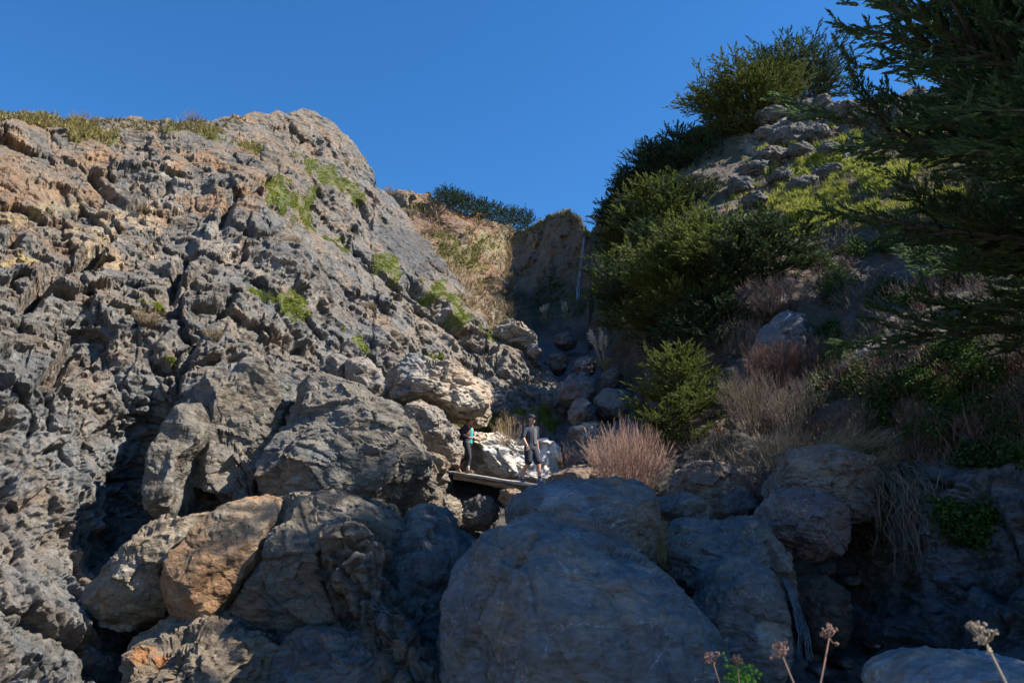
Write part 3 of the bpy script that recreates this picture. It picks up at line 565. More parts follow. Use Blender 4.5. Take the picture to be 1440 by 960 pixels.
boulder((1005, 690, 1060, 735), 14.3, .6, 'shadowy rock between the brown boulder and the straw topped boulder', (.14, .12, .11), M_boulder, 88, 1.2, 5)
rng = np.random.RandomState(5)
for i, (x, y, wd, hg) in enumerate([(a_, b_, c_*1.3, d_*1.3) for a_, b_, c_, d_ in [(1085, 165, 36, 20), (1130, 158, 34, 20), (1155, 150, 22, 18), (1112, 195, 46, 26), (1148, 190, 34, 22), (1180, 160, 30, 20), (1075, 190, 26, 16), (1088, 222, 38, 22), (1125, 215, 28, 18), (1062, 240, 30, 18), (1040, 262, 30, 20), (1195, 155, 30, 16), (1165, 212, 24, 14), (1098, 250, 26, 14), (1130, 262, 40, 20), (1165, 245, 34, 18), (1060, 285, 30, 18)]]):
    Wp, _, _ = RIGHT.at(x, y+hg*.3)
    boulder((x-wd/2, y-hg/2, x+wd/2, y+hg/2), float(Wp[0][1])+.15, .7, 'weathered grey rock among yellow green grass high on the right hilltop', (.17, .17, .165), M_cliff, 100+i, 1.8, 5, group='rocks on the right hilltop', facets=8)

rng = np.random.RandomState(8)
for i, (x, y) in enumerate([(648, 760), (668, 770), (690, 765), (705, 780), (720, 770), (655, 740), (675, 735), (715, 745), (640, 720), (1120, 930), (1150, 940), (1185, 930), (1210, 945), (1160, 800), (1195, 815), (930, 835), (925, 745), (1060, 720), (1140, 920), (1228, 905), (815, 690), (790, 700), (940, 705), (1048, 735)]):
    w_ = rng.uniform(7, 15); hd = HEAD.at(x, y)[0][0][1]-.1; rd = RIGHT.at(x, y)[0][0][1]-.1 if x > 900 else 99; ld = LEFT.at(x, y)[0][0][1]-.1 if x < 890 else 99
    boulder((x-w_, y-w_*.7, x+w_, y+w_*.7), float(min(hd, rd, ld)), .3*w_/10, 'small dark stone wedged in a gap between the big boulders', (.17, .155, .14), M_boulder, 150+i, 1.3, 4, name='stone', group='small stones wedged between boulders', cat='stone')
# ---------------------------------------------------------------- vegetation generators
def spray_template(n=9, seed=0, w=.036):
    """one cypress plume along +X, unit length: quads for leaflets round the axis"""
    rng = np.random.RandomState(seed); V = []; F = []
    for i in range(n):
        x = i/n*.85
        for k in range(3):
            a = rng.uniform(0, 2*PI); L = .34*(1-.45*x)*rng.uniform(.7, 1.2)
            d = np.array([math.cos(.5), math.sin(.5)*math.cos(a), math.sin(.5)*math.sin(a)*.6]); sd_ = unit(np.cross(d, rng.normal(size=3)))
            p = np.array([x, 0, 0]); m = len(V)
            V += [p, p+d*L*.5+sd_*w, p+d*L, p+d*L*.5-sd_*w]; F.append([m, m+1, m+2, m+3])
    m = len(V); V += [np.array([.6, 0, 0]), np.array([.85, .045, 0]), np.array([1.08, 0, 0]), np.array([.85, -.045, 0])]; F.append([m, m+1, m+2, m+3])
    return np.array(V), np.array(F)
def place(tmpl, pos, dirs, scale, rng, roll=None):
    """copies of a template mesh as arrays; x axis along dirs"""
    TV, TF = tmpl; n = len(pos); d = unit(np.asarray(dirs, float)); up = np.tile([0, 0, 1.0], (n, 1))+rng.normal(size=(n, 3))*.25
    y = unit(np.cross(up, d)); z = np.cross(d, y)
    sc_ = np.broadcast_to(np.asarray(scale, float), (n,))
    V = pos[:, None]+sc_[:, None, None]*(TV[None, :, 0:1]*d[:, None]+TV[None, :, 1:2]*y[:, None]+TV[None, :, 2:3]*z[:, None])
    F = TF[None]+(np.arange(n)*len(TV))[:, None, None]
    return V.reshape(-1, 3), F.reshape(-1, TF.shape[1])
SPR = [spray_template(10, 1), spray_template(10, 2)]; SPRL = [spray_template(6, 3, .055), spray_template(6, 4, .055)]
def make_cypress(base, H, spread, label, seed, mat, start=.12, limbs=26, profile=None, spray=.3, dens=1.0, rise=(.05, .9), lod=0, group=None, lean=(0, 0), az=None, name='cypress', trunk_r=None, sub_n=9, flat=.5, cat='tree'):
    rng = np.random.RandomState(seed)
    profile = profile or (lambda f: (1-f)**.6*(.35+.65*min(1, f*4)))
    root = empty(name, base, label, cat, group)
    tr = trunk_r or H*.028
    wood = MB(); limbm = MB()
    n = 10; t = np.linspace(0, 1, n); path = np.stack([lean[0]*t**1.3+rng.normal(size=n)*.01*H*t, lean[1]*t**1.3+rng.normal(size=n)*.01*H*t, H*.93*t-.3*(t == 0)], -1)
    wood.tube(path, tr*(1-t*.88), 8)
    SP, SD, SS = [], [], []
    for i in range(limbs):
        f = start+(1-start)*(i+rng.uniform(0, .9))/limbs
        o = np.array([np.interp(f*.95, t, path[:, k]) for k in range(3)])
        a = i*2.399+rng.uniform(-.4, .4)
        if az is not None: a = az[0]+(az[1]-az[0])*((i*.618) % 1)+rng.uniform(-.2, .2)
        L = spread*profile(f)*rng.uniform(.6, 1.22)
        if L < spray*.6: L = spray*.6
        pit = rise[0]+(rise[1]-rise[0])*f+rng.uniform(-.15, .15)
        k = 9; q = np.linspace(0, 1, k); d = np.stack([np.cos(a+q*rng.uniform(-.35, .35))*math.cos(pit), np.sin(a+q*rng.uniform(-.3, .3))*math.cos(pit), math.sin(pit)-flat*.35*q+flat*.7*q*q], -1)
        d = unit(d); lp = o+np.vstack([[0, 0, 0], np.cumsum(d[:-1]*L/(k-1), 0)])
        limbm.tube(lp, np.maximum(tr*.36*(1-.85*q)*(1-f*.6), .006), 5)
        for u in np.arange(.3, 1.0, spray*.42/max(L, .1)/dens):
            p0 = np.array([np.interp(u, q, lp[:, c]) for c in range(3)]); dd = np.array([np.interp(u, q, d[:, c]) for c in range(3)]); s0 = rng.choice([-1, 1])*rng.uniform(.3, 1)
            SP.append(p0); SD.append(unit(dd)+np.array([-dd[1], dd[0], 0])*s0+np.array([0, 0, rng.uniform(.0, .6)])); SS.append(spray*rng.uniform(.6, 1.1))
        ns = max(3, int(sub_n*(.5+.5*L/spread)))
        for j in range(ns+1):
            u = .14+.86*(j+rng.uniform(-.3, .3))/ns; u = min(max(u, .1), 1)
            p0 = np.array([np.interp(u, q, lp[:, c]) for c in range(3)]); dd = unit(np.array([np.interp(u, q, d[:, c]) for c in range(3)]))
            sgn = 1 if j % 2 else -1; an = sgn*rng.uniform(.5, 1.15) if j < ns else 0
            ca, sa = math.cos(an), math.sin(an); sdv = unit(np.array([dd[0]*ca-dd[1]*sa, dd[0]*sa+dd[1]*ca, dd[2]*.5+rng.uniform(-.1, .3)]))
            SL = (L*.42*(1-.55*u)+spray*.9)*rng.uniform(.7, 1.2)
            m = max(2, int(SL/spray*2.6*dens)); ww = np.linspace(.12, 1, m)
            pts = p0+sdv*SL*ww[:, None]; pts[:, 2] += .06*SL*ww**2
            if lod < 1 or j % 2 == 0: limbm.tube(np.array([p0, pts[m//2], pts[-1]]), [tr*.1+.004, tr*.05+.003, .002], 4)
            for b in range(m):
                e = rng.normal(size=3)*np.array([.36, .36, .16]); SP.append(pts[b]+rng.normal(size=3)*spray*.12); SD.append(sdv*.75+e+np.array([0, 0, .13])); SS.append(spray*rng.uniform(.6, 1.25))
    SP = np.array(SP); SD = np.array(SD); SS = np.array(SS)
    T = SPRL if lod else SPR; h = len(SP)//2
    V1, F1 = place(T[0], SP[:h], SD[:h], SS[:h], rng); V2, F2 = place(T[1], SP[h:], SD[h:], SS[h:], rng)
    wood.build('trunk', M_bark, root); limbm.build('branches', M_bark, root)
    mesh_np('crown', np.vstack([V1, V2]), np.vstack([F1, F2+len(V1)]), mat, False, None, root)
    return root, len(SP)
def make_twigs(base, H, W, n, label, seed, c1, c2, group=None, rad=.006, side=5, arch=.3, comb=(0, 0, 0), name='bare_bush', cat='bush', kind=None, seg=6, sideL=.25, normal=None):
    """bush of bare stems: every stem a thin tube with side twigs"""
    rng = np.random.RandomState(seed); mb = MB(); base = np.asarray(base, float)
    for i in range(n):
        a = rng.uniform(0, 2*PI); r = math.sqrt(rng.rand()); sp = r*W*.5
        p0 = np.array([math.cos(a)*sp*.45, math.sin(a)*sp*.45, -.1]); top = np.array([math.cos(a)*sp*1.0, math.sin(a)*sp*1.0, H*rng.uniform(.55, 1.05)*(1-.35*r)])+np.array(comb)*rng.uniform(.6, 1.2)
        t = np.linspace(0, 1, seg)[:, None]; mid = np.array([math.cos(a), math.sin(a), 0])*sp*arch*rng.uniform(-.3, 1)
        path = p0+(top-p0)*t+mid*np.sin(t*PI)+np.array([0, 0, 1])*H*.12*np.sin(t*PI)+rng.normal(size=(seg, 3))*H*.012
        c = np.array(c1)+(np.array(c2)-np.array(c1))*rng.rand()
        mb.tube(path, rad*(1-.75*t[:, 0])*rng.uniform(.7, 1.3), 3, c)
        for k in range(side):
            u = rng.uniform(.3, .95); q0 = np.array([np.interp(u, t[:, 0], path[:, j]) for j in range(3)]); d = unit(path[-1]-path[0]+rng.normal(size=3)*H*.28)
            L = H*sideL*rng.uniform(.4, 1.1); mb.tube(np.array([q0, q0+d*L*.5+rng.normal(size=3)*.01, q0+d*L+np.array([0, 0, L*.15])]), [rad*.5, rad*.4, rad*.18], 3, c)
    o = mb.build(name, M_twig, None, True); o.location = base
    return tag(o, label, cat, group, kind)
def grass_tufts(name, pos, nrm, h, rng, c1, c2, blades=6, w=.012, lean=.5):
    n = len(pos)*blades; p = np.repeat(pos, blades, 0)+rng.normal(size=(n, 3))*h*.22*np.array([1, 1, .1]); N_ = np.repeat(nrm, blades, 0)
    hh = h*rng.uniform(.5, 1.3, n)*np.repeat(rng.uniform(.6, 1.3, len(pos)), blades)
    d = unit(np.array([0, 0, 1.0])*1.0+N_*.35+rng.normal(size=(n, 3))*lean); s_ = unit(np.cross(d, rng.normal(size=(n, 3))))*(w*(.7+.6*rng.rand(n)))[:, None]
    tip = p+d*hh[:, None]+rng.normal(size=(n, 3))*hh[:, None]*.25; mid = p+d*hh[:, None]*.55
    p = p-N_*.02
    V = np.stack([p-s_, p+s_, mid+s_*.8, tip, mid-s_*.8], 1).reshape(-1, 3); b = np.arange(n)[:, None]*5
    C = np.repeat(np.array(c1)+(np.array(c2)-np.array(c1))*rng.rand(n, 1), 5, 0)
    F4 = b+np.array([[0, 1, 2, 4]]); F3 = b+np.array([[4, 2, 3]])
    return V, [F4, F3], C
def leaf_clumps(pos, nrm, size, rng, c1, c2, k=7):
    """rounded small leaves tilted up, in clumps"""
    n = len(pos)*k; p = np.repeat(pos, k, 0)+rng.normal(size=(n, 3))*size*1.3*np.array([1, 1, .9])+np.repeat(nrm, k, 0)*size*.8
    u = unit(rng.normal(size=(n, 3))); z = unit(np.array([0, 0, .8])+rng.normal(size=(n, 3))*.7); x = unit(np.cross(u, z)); y = np.cross(z, x); s_ = size*rng.uniform(.5, 1.1, n)[:, None]
    V = np.stack([p-x*s_*.5, p+y*s_*.42, p+x*s_*.5, p-y*s_*.42], 1).reshape(-1, 3); F = np.arange(n)[:, None]*4+np.arange(4)[None]
    C = np.repeat(np.array(c1)+(np.array(c2)-np.array(c1))*rng.rand(n, 1), 4, 0)
    return V, [F], C
def scatter(patch, blobs, per, rng, thr=.2, seed=31, warp=1.5):
    """per: tufts per 100 survey px^2"""
    A, B = [], []
    for b in blobs:
        e = max(b[2], b[3])*1.25; n = int(4*e*e/100*per); x = b[0]+rng.uniform(-e, e, n); y = b[1]+rng.uniform(-e, e, n)
        k = (blob(x, y, b, seed, warp) > thr) & (fbm(np.stack([x, y, x*0], -1), 11, 2, 91) > -.12); k &= (y > patch.top(x)+2)
        if k.sum(): w_, sn, _ = patch.at(x[k], y[k]); A.append(w_); B.append(sn)
    return np.vstack(A), np.vstack(B)
rng = np.random.RandomState(11)
def stuff(name, parts, mat, label, cat):
    Vs, Fs, Cs, n = [], {}, [], 0
    for V, F, C in parts:
        for f in F: fs = Fs.setdefault(f.shape[1], []); fs.append(f+n)
        Vs.append(V); Cs.append(C); n += len(V)
    return tag(mesh_np(name, np.vstack(Vs), [np.vstack(v) for v in Fs.values()], mat, False, np.vstack(Cs)), label, cat, None, 'stuff')

# ---- grass on the left cliff, the middle slope, the right hilltop
G1, G2 = (.20, .24, .035), (.30, .27, .07)
a1, n1 = scatter(LEFT, [b for b in LGREEN if b[1] > 210], 60, rng); a2, n2 = scatter(LEFT, [b for b in LGREEN if b[1] <= 210], 30, rng)
stuff('grass', [grass_tufts('g', a1, n1, .042, rng, (.17, .23, .018), (.27, .28, .05), 6, .02), grass_tufts('g', a2, n2, .2, rng, (.2, .2, .05), (.3, .22, .1), 5, .025)], M_grass, 'yellow green grass growing in patches on the left cliff', 'grass')
crest = np.linspace(-10, 340, 260); a3, n3 = LEFT.at(crest, LT(crest)+2+rng.rand(260)*14)[:2]
x = rng.uniform(560, 765, 1100); y = rng.uniform(285, 520, 1100); k = (y > MT(x)+3); a4, n4 = MID.at(x[k], y[k])[:2]
hx = rng.uniform(725, 830, 420); hp, hn = HEAD.at(hx, HT(hx)+rng.exponential(5, 420))[:2]; hx2 = rng.uniform(725, 825, 500); hp2, hn2 = HEAD.at(hx2, rng.uniform(325, 460, 500))[:2]
ml, mn = scatter(MID, MGREEN, 30, rng, seed=131)
stuff('dry_grass', [grass_tufts('g', hp[:200], hn[:200], .28, rng, (.12, .12, .05), (.2, .17, .08), 7, .04), grass_tufts('g', a3, n3, .17, rng, (.22, .17, .09), (.16, .16, .06), 8, .02), grass_tufts('g', a4, n4, .42, rng, (.33, .25, .14), (.22, .16, .09), 6, .03), grass_tufts('g', ml, mn, .14, rng, (.15, .17, .04), (.26, .23, .08), 5, .035)], M_grass, 'tawny dry grass on the cliff crest and on the slope behind the shoulder', 'grass')
RT_top = [b for b in RGREEN if b[1] < 330]; RT_low = [b for b in RGREEN if b[1] >= 330]
b1, m1 = scatter(RIGHT, RT_top, 55, rng, seed=331); x = rng.uniform(1040, 1440, 2200); y = rng.uniform(160, 330, 2200); b2, m2 = RIGHT.at(x, y)[:2]
stuff('hill_grass', [grass_tufts('g', b1, m1, .2, rng, (.24, .29, .03), (.34, .32, .07), 7, .035), grass_tufts('g', b2, m2, .22, rng, (.2, .17, .08), (.14, .14, .05), 5, .03)], M_grass, 'bright yellow green grass sunlit along the top of the right hillside', 'grass')
# ---- leafy ground cover and dead brush on the shaded hillside
c1_, k1_ = scatter(RIGHT, RT_low, 70, rng, seed=331); M_leaf = leaf_mat('ground_cover_leaf', (.1, .1, .1), .4, .3, attr=True)
brt, kb_ = scatter(RIGHT, [(1345, 545, 48, 46, -30), (1330, 600, 46, 26, 10), (1370, 500, 28, 38, 10), (1230, 690, 16, 38, 0), (1355, 735, 18, 14, 0), (1375, 745, 16, 20, 0)], 150, rng, .3, seed=331)
stuff('ground_cover', [leaf_clumps(c1_, k1_, .085, rng, (.03, .06, .015), (.06, .10, .02), 5), leaf_clumps(brt, kb_, .05, rng, (.07, .17, .015), (.12, .24, .03), 9)], M_leaf, 'low green leafy ground cover patches on the shaded right hillside', 'ground cover')
x = np.concatenate([rng.uniform(870, 1460, 9000), rng.uniform(1460, 2300, 2500)]); y = rng.uniform(250, 780, len(x)); k = (y > RT(x)+60) & ~((x < 1060) & (y > 640)) & ~((x > 1260) & (y > 650)); x, y = x[k], y[k]
q = np.stack([x, y, x*0], -1); dn = fbm(q, 60, 3, 500); k = dn > -.08; bp, bn = RIGHT.at(x[k], y[k])[:2]; nb = fbm(bp, 3, 3, 501)
bcol = np.where(nb[:, None] > .1, np.array([[.16, .09, .065]]), np.where(nb[:, None] < -.12, np.array([[.14, .12, .11]]), np.array([[.15, .125, .09]])))
V_, F_, C_ = grass_tufts('g', bp, bn, .34, rng, (1, 1, 1), (.7, .7, .7), 7, .009, .55); C_ = C_*np.repeat(bcol, 35, 0)
lk = fbm(bp, 2.2, 3, 502) > -.08
stuff('undergrowth', [(V_, F_, C_), leaf_clumps(bp[lk], bn[lk], .07, rng, (.03, .055, .015), (.06, .095, .025), 7)], M_twig, 'tangled dead twigs and weeds covering the shaded right hillside', 'undergrowth')

# ---- cypresses
M_near = leaf_mat('near_cypress_foliage', (.085, .135, .05), .45, .45)
def ybase(patch, px, py):
    w_, _, _ = patch.at(px, py); return w_[0]
mass = lambda f: (min(1, .55+f*2)*(1-max(0, f-.35)/.68)**.75)
def on(Y, px, py): return P(px, py, Y)
b = on(21.2, 962, 640); make_cypress(b, 3.0, 1.75, 'small bushy yellow green cypress beside the red twig bush', 201, M_foliage3, .04, 34, lambda f: (1-f)**.6*(.75+.25*min(1, f*5)),   .3, 1.7, (-.05, .7), 0, sub_n=11)
b = on(28.5, 1015, 475); make_cypress(b, 4.9, 3.1, 'broad spreading cypress in the middle of the right slope with its top catching sun', 202, M_foliage3,   .10, 44, mass, .46, 2.1, (-.05, .7), 0, lean=(-.2, .5), sub_n=12)
b = on(29.5, 955, 490); make_cypress(b, 4.4, 2.1, 'cypress half hidden to the left of the broad spreading one', 203, M_foliage, .1, 34, mass, .44, 2.0, (.0, .8), 0, sub_n=10)
b = on(35, 880, 470); make_cypress(b, 4.0, 1.5, 'loose light green cypress next to the thin waterfall', 204, M_foliage3, .1, 30, mass, .42, 1.9, (.05, .85), 0, sub_n=10)
b = on(40, 935, 360); make_cypress(b, 4.5, 2.3, 'light green cypress standing above the broad one, below the dark ridge trees', 205, M_foliage3, .1, 32, mass, .48, 1.9, (.05, .8), 1, sub_n=10)
b = on(42, 862, 385); make_cypress(b, 2.7, 1.1, 'little cypress on the brink right beside the waterfall lip', 206, M_foliage, .1, 26, mass, .3, 1.5, (.1, 1.0), 1, sub_n=8)
b = on(46.5, 1050, 225); make_cypress(b, 5.3, 3.9, 'wind shaped wide topped cypress on the right hand skyline', 207, M_foliage, .25, 52, lambda f: (.5+.6*f)*(1-max(0, f-.8)*3.5), .52, 2.0, (.1, .55), 1, lean=(.3, .3), sub_n=12)
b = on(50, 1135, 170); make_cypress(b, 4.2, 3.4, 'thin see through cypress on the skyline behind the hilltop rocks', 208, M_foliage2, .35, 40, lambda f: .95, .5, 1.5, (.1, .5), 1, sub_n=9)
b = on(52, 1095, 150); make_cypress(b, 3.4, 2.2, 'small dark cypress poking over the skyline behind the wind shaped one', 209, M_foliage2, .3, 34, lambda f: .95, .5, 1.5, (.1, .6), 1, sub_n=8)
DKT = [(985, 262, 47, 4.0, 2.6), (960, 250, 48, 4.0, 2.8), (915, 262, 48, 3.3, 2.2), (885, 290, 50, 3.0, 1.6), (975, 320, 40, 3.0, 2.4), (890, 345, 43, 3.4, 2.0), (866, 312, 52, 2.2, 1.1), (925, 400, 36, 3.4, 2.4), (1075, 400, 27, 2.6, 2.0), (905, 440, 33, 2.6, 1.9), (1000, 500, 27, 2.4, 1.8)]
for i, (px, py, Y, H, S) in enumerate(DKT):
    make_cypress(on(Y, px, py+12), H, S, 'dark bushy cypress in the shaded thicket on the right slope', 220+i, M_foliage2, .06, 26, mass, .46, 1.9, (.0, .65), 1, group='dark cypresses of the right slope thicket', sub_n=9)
for i in range(13):
    px = 618+i*10.2+rng.uniform(-3, 3); py = np.interp(px, [615, 650, 700, 745], [298, 303, 322, 328]); 
    make_cypress(on(float(MD(np.array([px]), np.array([py]))[0])+.6, px, py), rng.uniform(1.2, 1.9), rng.uniform(.9, 1.2), 'small dark green shrub in the hedge like row on the far skyline', 240+i, M_foliage2, .05, 14, lambda f: (1-f)**.5, .28, 1.2, (.2, 1.2), 1, group='shrubs along the far skyline', name='shrub', sub_n=6, cat='shrub')
# the great near cypress, trunk outside the frame to the right
nprof = lambda f: (1.0-.35*max(0, f-.55)/.45)*(.82+.18*min(1, f*3))
NT = make_cypress((10.9, 10.5, .5), 12.0, 5.3, 'huge dark cypress reaching in from the right with layered branches', 260, M_near, .43, 76, nprof, .40, 2.3, (-.2, .6), 0, lean=(-.5, -.3), sub_n=21, trunk_r=.34)
NT2 = make_cypress((14.8, 6.0, .3), 13.0, 6.4, 'unseen second cypress added out of frame on the right to shade the foreground', 261, M_foliage2, .2, 44, nprof, .5, 1.5, (-.05, .7), 1, lean=(0, .5), sub_n=16, trunk_r=.4)  # unseen tree, added to cast shade over the foreground boulders
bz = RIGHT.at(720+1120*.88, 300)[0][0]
NT3 = make_cypress((18.5, 22.0, 7.5), 9.5, 5.0, 'unseen third cypress added out of frame on the right to shade the slope', 262, M_foliage2, .1, 40, nprof, .55, 1.4, (-.05, .7), 1, sub_n=13, trunk_r=.35)  # unseen tree, put in so the right slope falls into shade
print(bz)
print('near tree sprays', NT[1], NT2[1])

# ---- bare bushes and stalks
RED1, RED2 = (.36, .18, .14), (.42, .28, .2)
TAN1, TAN2 = (.36, .25, .15), (.46, .35, .22)
make_twigs(P(884, 702, 17.8), 1.75, 1.85, 230, 'round bush of upright reddish bare stems in the centre, right of the man', 301, (.30, .165, .13), (.36, .25, .19), rad=.0065, side=7)
make_twigs(P(800, 672, 21), .9, .7, 40, 'thin reddish bare stems just right of the man', 302, RED1, RED2, rad=.006, side=3)
make_twigs(P(1102, 660, 14.6), .95, 1.1, 130, 'rounded tuft of tan dead stems left of the combed straw mound', 303, TAN1, TAN2, rad=.004, side=5)
make_twigs(P(1165, 645, 14.3), .8, 1.3, 240, 'mound of straw coloured stalks combed over to the right on top of the boulder', 304, TAN1, TAN2, rad=.004, side=3, comb=(.75, -.1, -.12), arch=.8)
make_twigs(P(1228, 655, 13.8), .6, .9, 110, 'low straw tangle draped at the right end of the combed mound', 305, TAN1, TAN2, rad=.004, side=3, comb=(.5, -.1, -.2), arch=.8)
make_twigs(P(1050, 700, 14.8), .9, .9, 80, 'pinkish bare scrub in the gap left of the straw topped boulder', 306, (.25, .16, .13), (.3, .22, .16), rad=.004, side=5)
make_twigs(P(1095, 545, 21.5), 1.5, 1.9, 190, 'rust red bare bush at the foot of the blue grey wedge of rock', 307, (.20, .085, .06), (.22, .12, .08), rad=.006, side=6)
make_twigs(P(1090, 440, 25), 1.3, 2.6, 200, 'pinkish brown bare bush on the slope above the blue grey wedge of rock', 308, (.2, .135, .12), (.18, .13, .11), rad=.006, side=6)
make_twigs(P(1040, 500, 25), 1.3, 1.6, 120, 'grey brown bare bush left of the blue grey wedge of rock', 309, (.27, .22, .18), (.2, .16, .13), rad=.006, side=6)
make_twigs(P(890, 470, 33), 1.3, .8, 60, 'pale dead bush below the loose light green cypress', 310, (.4, .3, .27), (.32, .25, .22), rad=.009, side=8)
make_twigs(P(1060, 600, 19), 1.5, 1.6, 150, 'dull maroon scrub between the little cypress and the tan tufts', 311, (.13, .09, .075), (.14, .11, .09), rad=.005, side=6)
make_twigs(P(1120, 600, 18), 1.2, 1.4, 110, 'grey purple scrub behind the tan tufts', 312, (.13, .10, .09), (.13, .11, .095), rad=.005, side=6)
make_twigs(P(932, 790, 10.9), .75, .3, 40, 'yellowish dry grass standing in the cleft right of the flat topped boulder', 313, (.42, .34, .15), (.35, .28, .14), rad=.0035, side=2, name='dry_grass_clump', cat='grass')
make_twigs(P(715, 622, 24.6), 1.0, 1.1, 70, 'tan reeds standing behind the hikers on the bright boulder', 314, (.46, .34, .2), (.38, .27, .16), rad=.005, side=2, name='dry_grass_clump', cat='grass')
for i, (px, py, Y, H, W) in enumerate([(1180, 570, 19, 1.1, 1.5), (1230, 540, 18.3, 1.0, 1.5), (1150, 520, 21, 1.2, 1.6), (1280, 500, 18.7, 1.0, 1.4), (1420, 500, 15.5, .9, 1.2), (1290, 440, 20, 1.2, 1.6), (1210, 440, 22, 1.2, 1.6), (1390, 440, 18, 1.1, 1.5), (1000, 660, 19.5, 1.1, 1.3), (1140, 430, 25, 1.3, 1.7), (1350, 400, 20, 1.2, 1.8), (1425, 620, 12.9, .7, .8), (1290, 600, 14.6, .6, .9), (1200, 610, 15.6, .8, 1.0)]):
    make_twigs(P(px, py, Y+.3), H, W, 80, 'bare brown scrub on the shaded right hillside', 330+i, (.14, .11, .095), (.2, .16, .13), group='bare scrub on the right hillside', rad=.005, side=5)
# hanging dead vines right of the straw mound
mb = MB(); rr = np.random.RandomState(77); o = P(1262, 690, 12.6)
for i in range(120):
    x0 = rr.uniform(1215, 1300); s_ = P(x0, rr.uniform(648, 690), 12.6); L = rr.uniform(.5, 1.5); t = np.linspace(0, 1, 6)[:, None]
    pth = s_+np.array([rr.normal()*.15, -.35-rr.rand()*.3, -L])*t+np.array([0, -.25, .1])*np.sin(t*PI)+rr.normal(size=(6, 3))*.06; mb.tube(pth-o, .0045, 3, np.array([.22, .17, .13])*rr.uniform(.7, 1.5))
v = mb.build('dead_vines', M_twig); v.location = o; tag(v, 'curtain of grey dead vines hanging down the bank right of the boulders', 'vines', None, 'stuff')
# pampas clumps: arching leaves and feathery plumes
def pampas(px, py, Y, H, label, seed, plumes=9, lean=0):
    r = np.random.RandomState(seed); root = empty('pampas_grass', P(px, py, Y), label, 'grass'); lv = MB(); st = MB(); pl = MB()
    for i in range(110):
        a = r.uniform(0, 2*PI); L = H*r.uniform(.4, .75); t = np.linspace(0, 1, 6); w_ = .32*H*r.uniform(.4, 1.2)
        lv.tube(np.stack([np.cos(a)*w_*t**1.3, np.sin(a)*w_*t**1.3, L*(t-.55*t**3)], -1), .008*(1-t*.8), 3, (.2, .2, .08) if r.rand() < .5 else (.3, .24, .13))
    for i in range(plumes):
        a = r.uniform(0, 2*PI); ln = H*r.uniform(.05, .28); top = np.array([math.cos(a)*ln+lean*H, math.sin(a)*ln, H*r.uniform(.75, 1.1)]); t = np.linspace(0, 1, 6)[:, None]
        pth = top*t; st.tube(pth, .007, 4, (.4, .32, .2)); d = unit(top+np.array([.3*r.normal(), .1, 0])); n = 26
        for j in range(n):
            u = j/n; b0 = top*(.72+.3*u); e = unit(d+r.normal(size=3)*.35); pl.tube(np.array([b0, b0+e*.07*H, b0+e*.13*H+np.array([0, 0, -.01])]), [.012, .01, .002], 3, (.6, .5, .38))
    lv.build('leaves', M_twig, root); st.build('stalks', M_twig, root); pl.build('plumes', M_twig, root)
pampas(850, 522, 30, 1.5, 'pampas grass clump with cream plumes beside the shaded ravine', 401, 12, -.12)
pampas(692, 470, 36.5, 1.1, 'pampas grass with pale plumes on the ridge left of the perched boulder', 402, 7)
pampas(672, 470, 37, 1.0, 'pampas grass furthest left of the plumes on the ridge', 403, 4)
pampas(765, 455, 43, 1.1, 'shaded reed clump in the dark hollow under the headwall', 404, 6)
pampas(795, 450, 43, 1.0, 'shaded reed clump nearest the foot of the waterfall', 405, 6)
# ---- foreground dead umbels
def umbel(base, H, dirn, label, seed, size=.05, colr=(.32, .2, .15)):
    r = np.random.RandomState(seed); root = empty('dried_umbel_plant', base, label, 'plant'); st = MB(); t = np.linspace(0, 1, 9)[:, None]
    top = np.array([dirn[0], dirn[1], H]); pth = top*t+np.array([dirn[0]*-.4, 0, 0])*np.sin(t*PI)+r.normal(size=(9, 3))*.006; st.tube(pth, .0055*(1-.45*t[:, 0]), 6, colr)
    d = unit(pth[-1]-pth[-3]); hd = MB()
    for i in range(15):
        e = unit(d*.9+r.normal(size=3)*.75); L = size*r.uniform(.7, 1.15); q = np.array([pth[-1], pth[-1]+e*L*.55, pth[-1]+(e+d*.35)*L]); hd.tube(q, [.0022, .0016, .0014], 4, colr)
        for j in range(6):
            g = unit(e+r.normal(size=3)*.8); hd.tube(np.array([q[-1], q[-1]+g*size*.16, q[-1]+g*size*.3]), [.0011, .0012, .0026], 4, np.array(colr)*1.3)
    st.build('stem', M_twig, root); hd.build('umbel_head', M_twig, root); return root
for (px, py, Y, dx, lab, sd_, sz) in [(1000, 932, 3.4, -.12, 'dead umbel seed head furthest left, leaning left in the bottom foreground', 1, .045), (1040, 935, 3.5, .0, 'short dead umbel in front of the gap beside the huge boulder', 2, .03),
                                    (1096, 925, 3.1, -.16, 'dead umbel seed head with a thick slanting stem, second tallest in the foreground', 3, .05), (1162, 897, 3.0, .1, 'tallest dead umbel seed head on a kinked stem in the bottom foreground', 4, .045), (1392, 912, 2.1, -.14, 'nearest pale dead umbel in front of the smooth corner rock', 5, .05)]:
    tp = P(px, py, Y); umbel((tp[0]-dx*2.6, Y, -.85), tp[2]+.85, (dx*2.6, 0), lab, 500+sd_, sz*.68, (.3, .24, .18) if sd_ == 5 else (.22, .13, .10))
r = np.random.RandomState(9); tp = P(1042, 948, 3.6); root = empty('leafy_sprig', (tp[0], 3.6, -.85), 'bright green leafy sprig at the bottom edge right of the huge boulder', 'plant')
st = MB(); st.tube(np.array([[0, 0, 0], [.02, 0, .9], [0, 0, tp[2]+.85]]), .006, 5, (.1, .15, .04)); st.build('stem', M_twig, root)
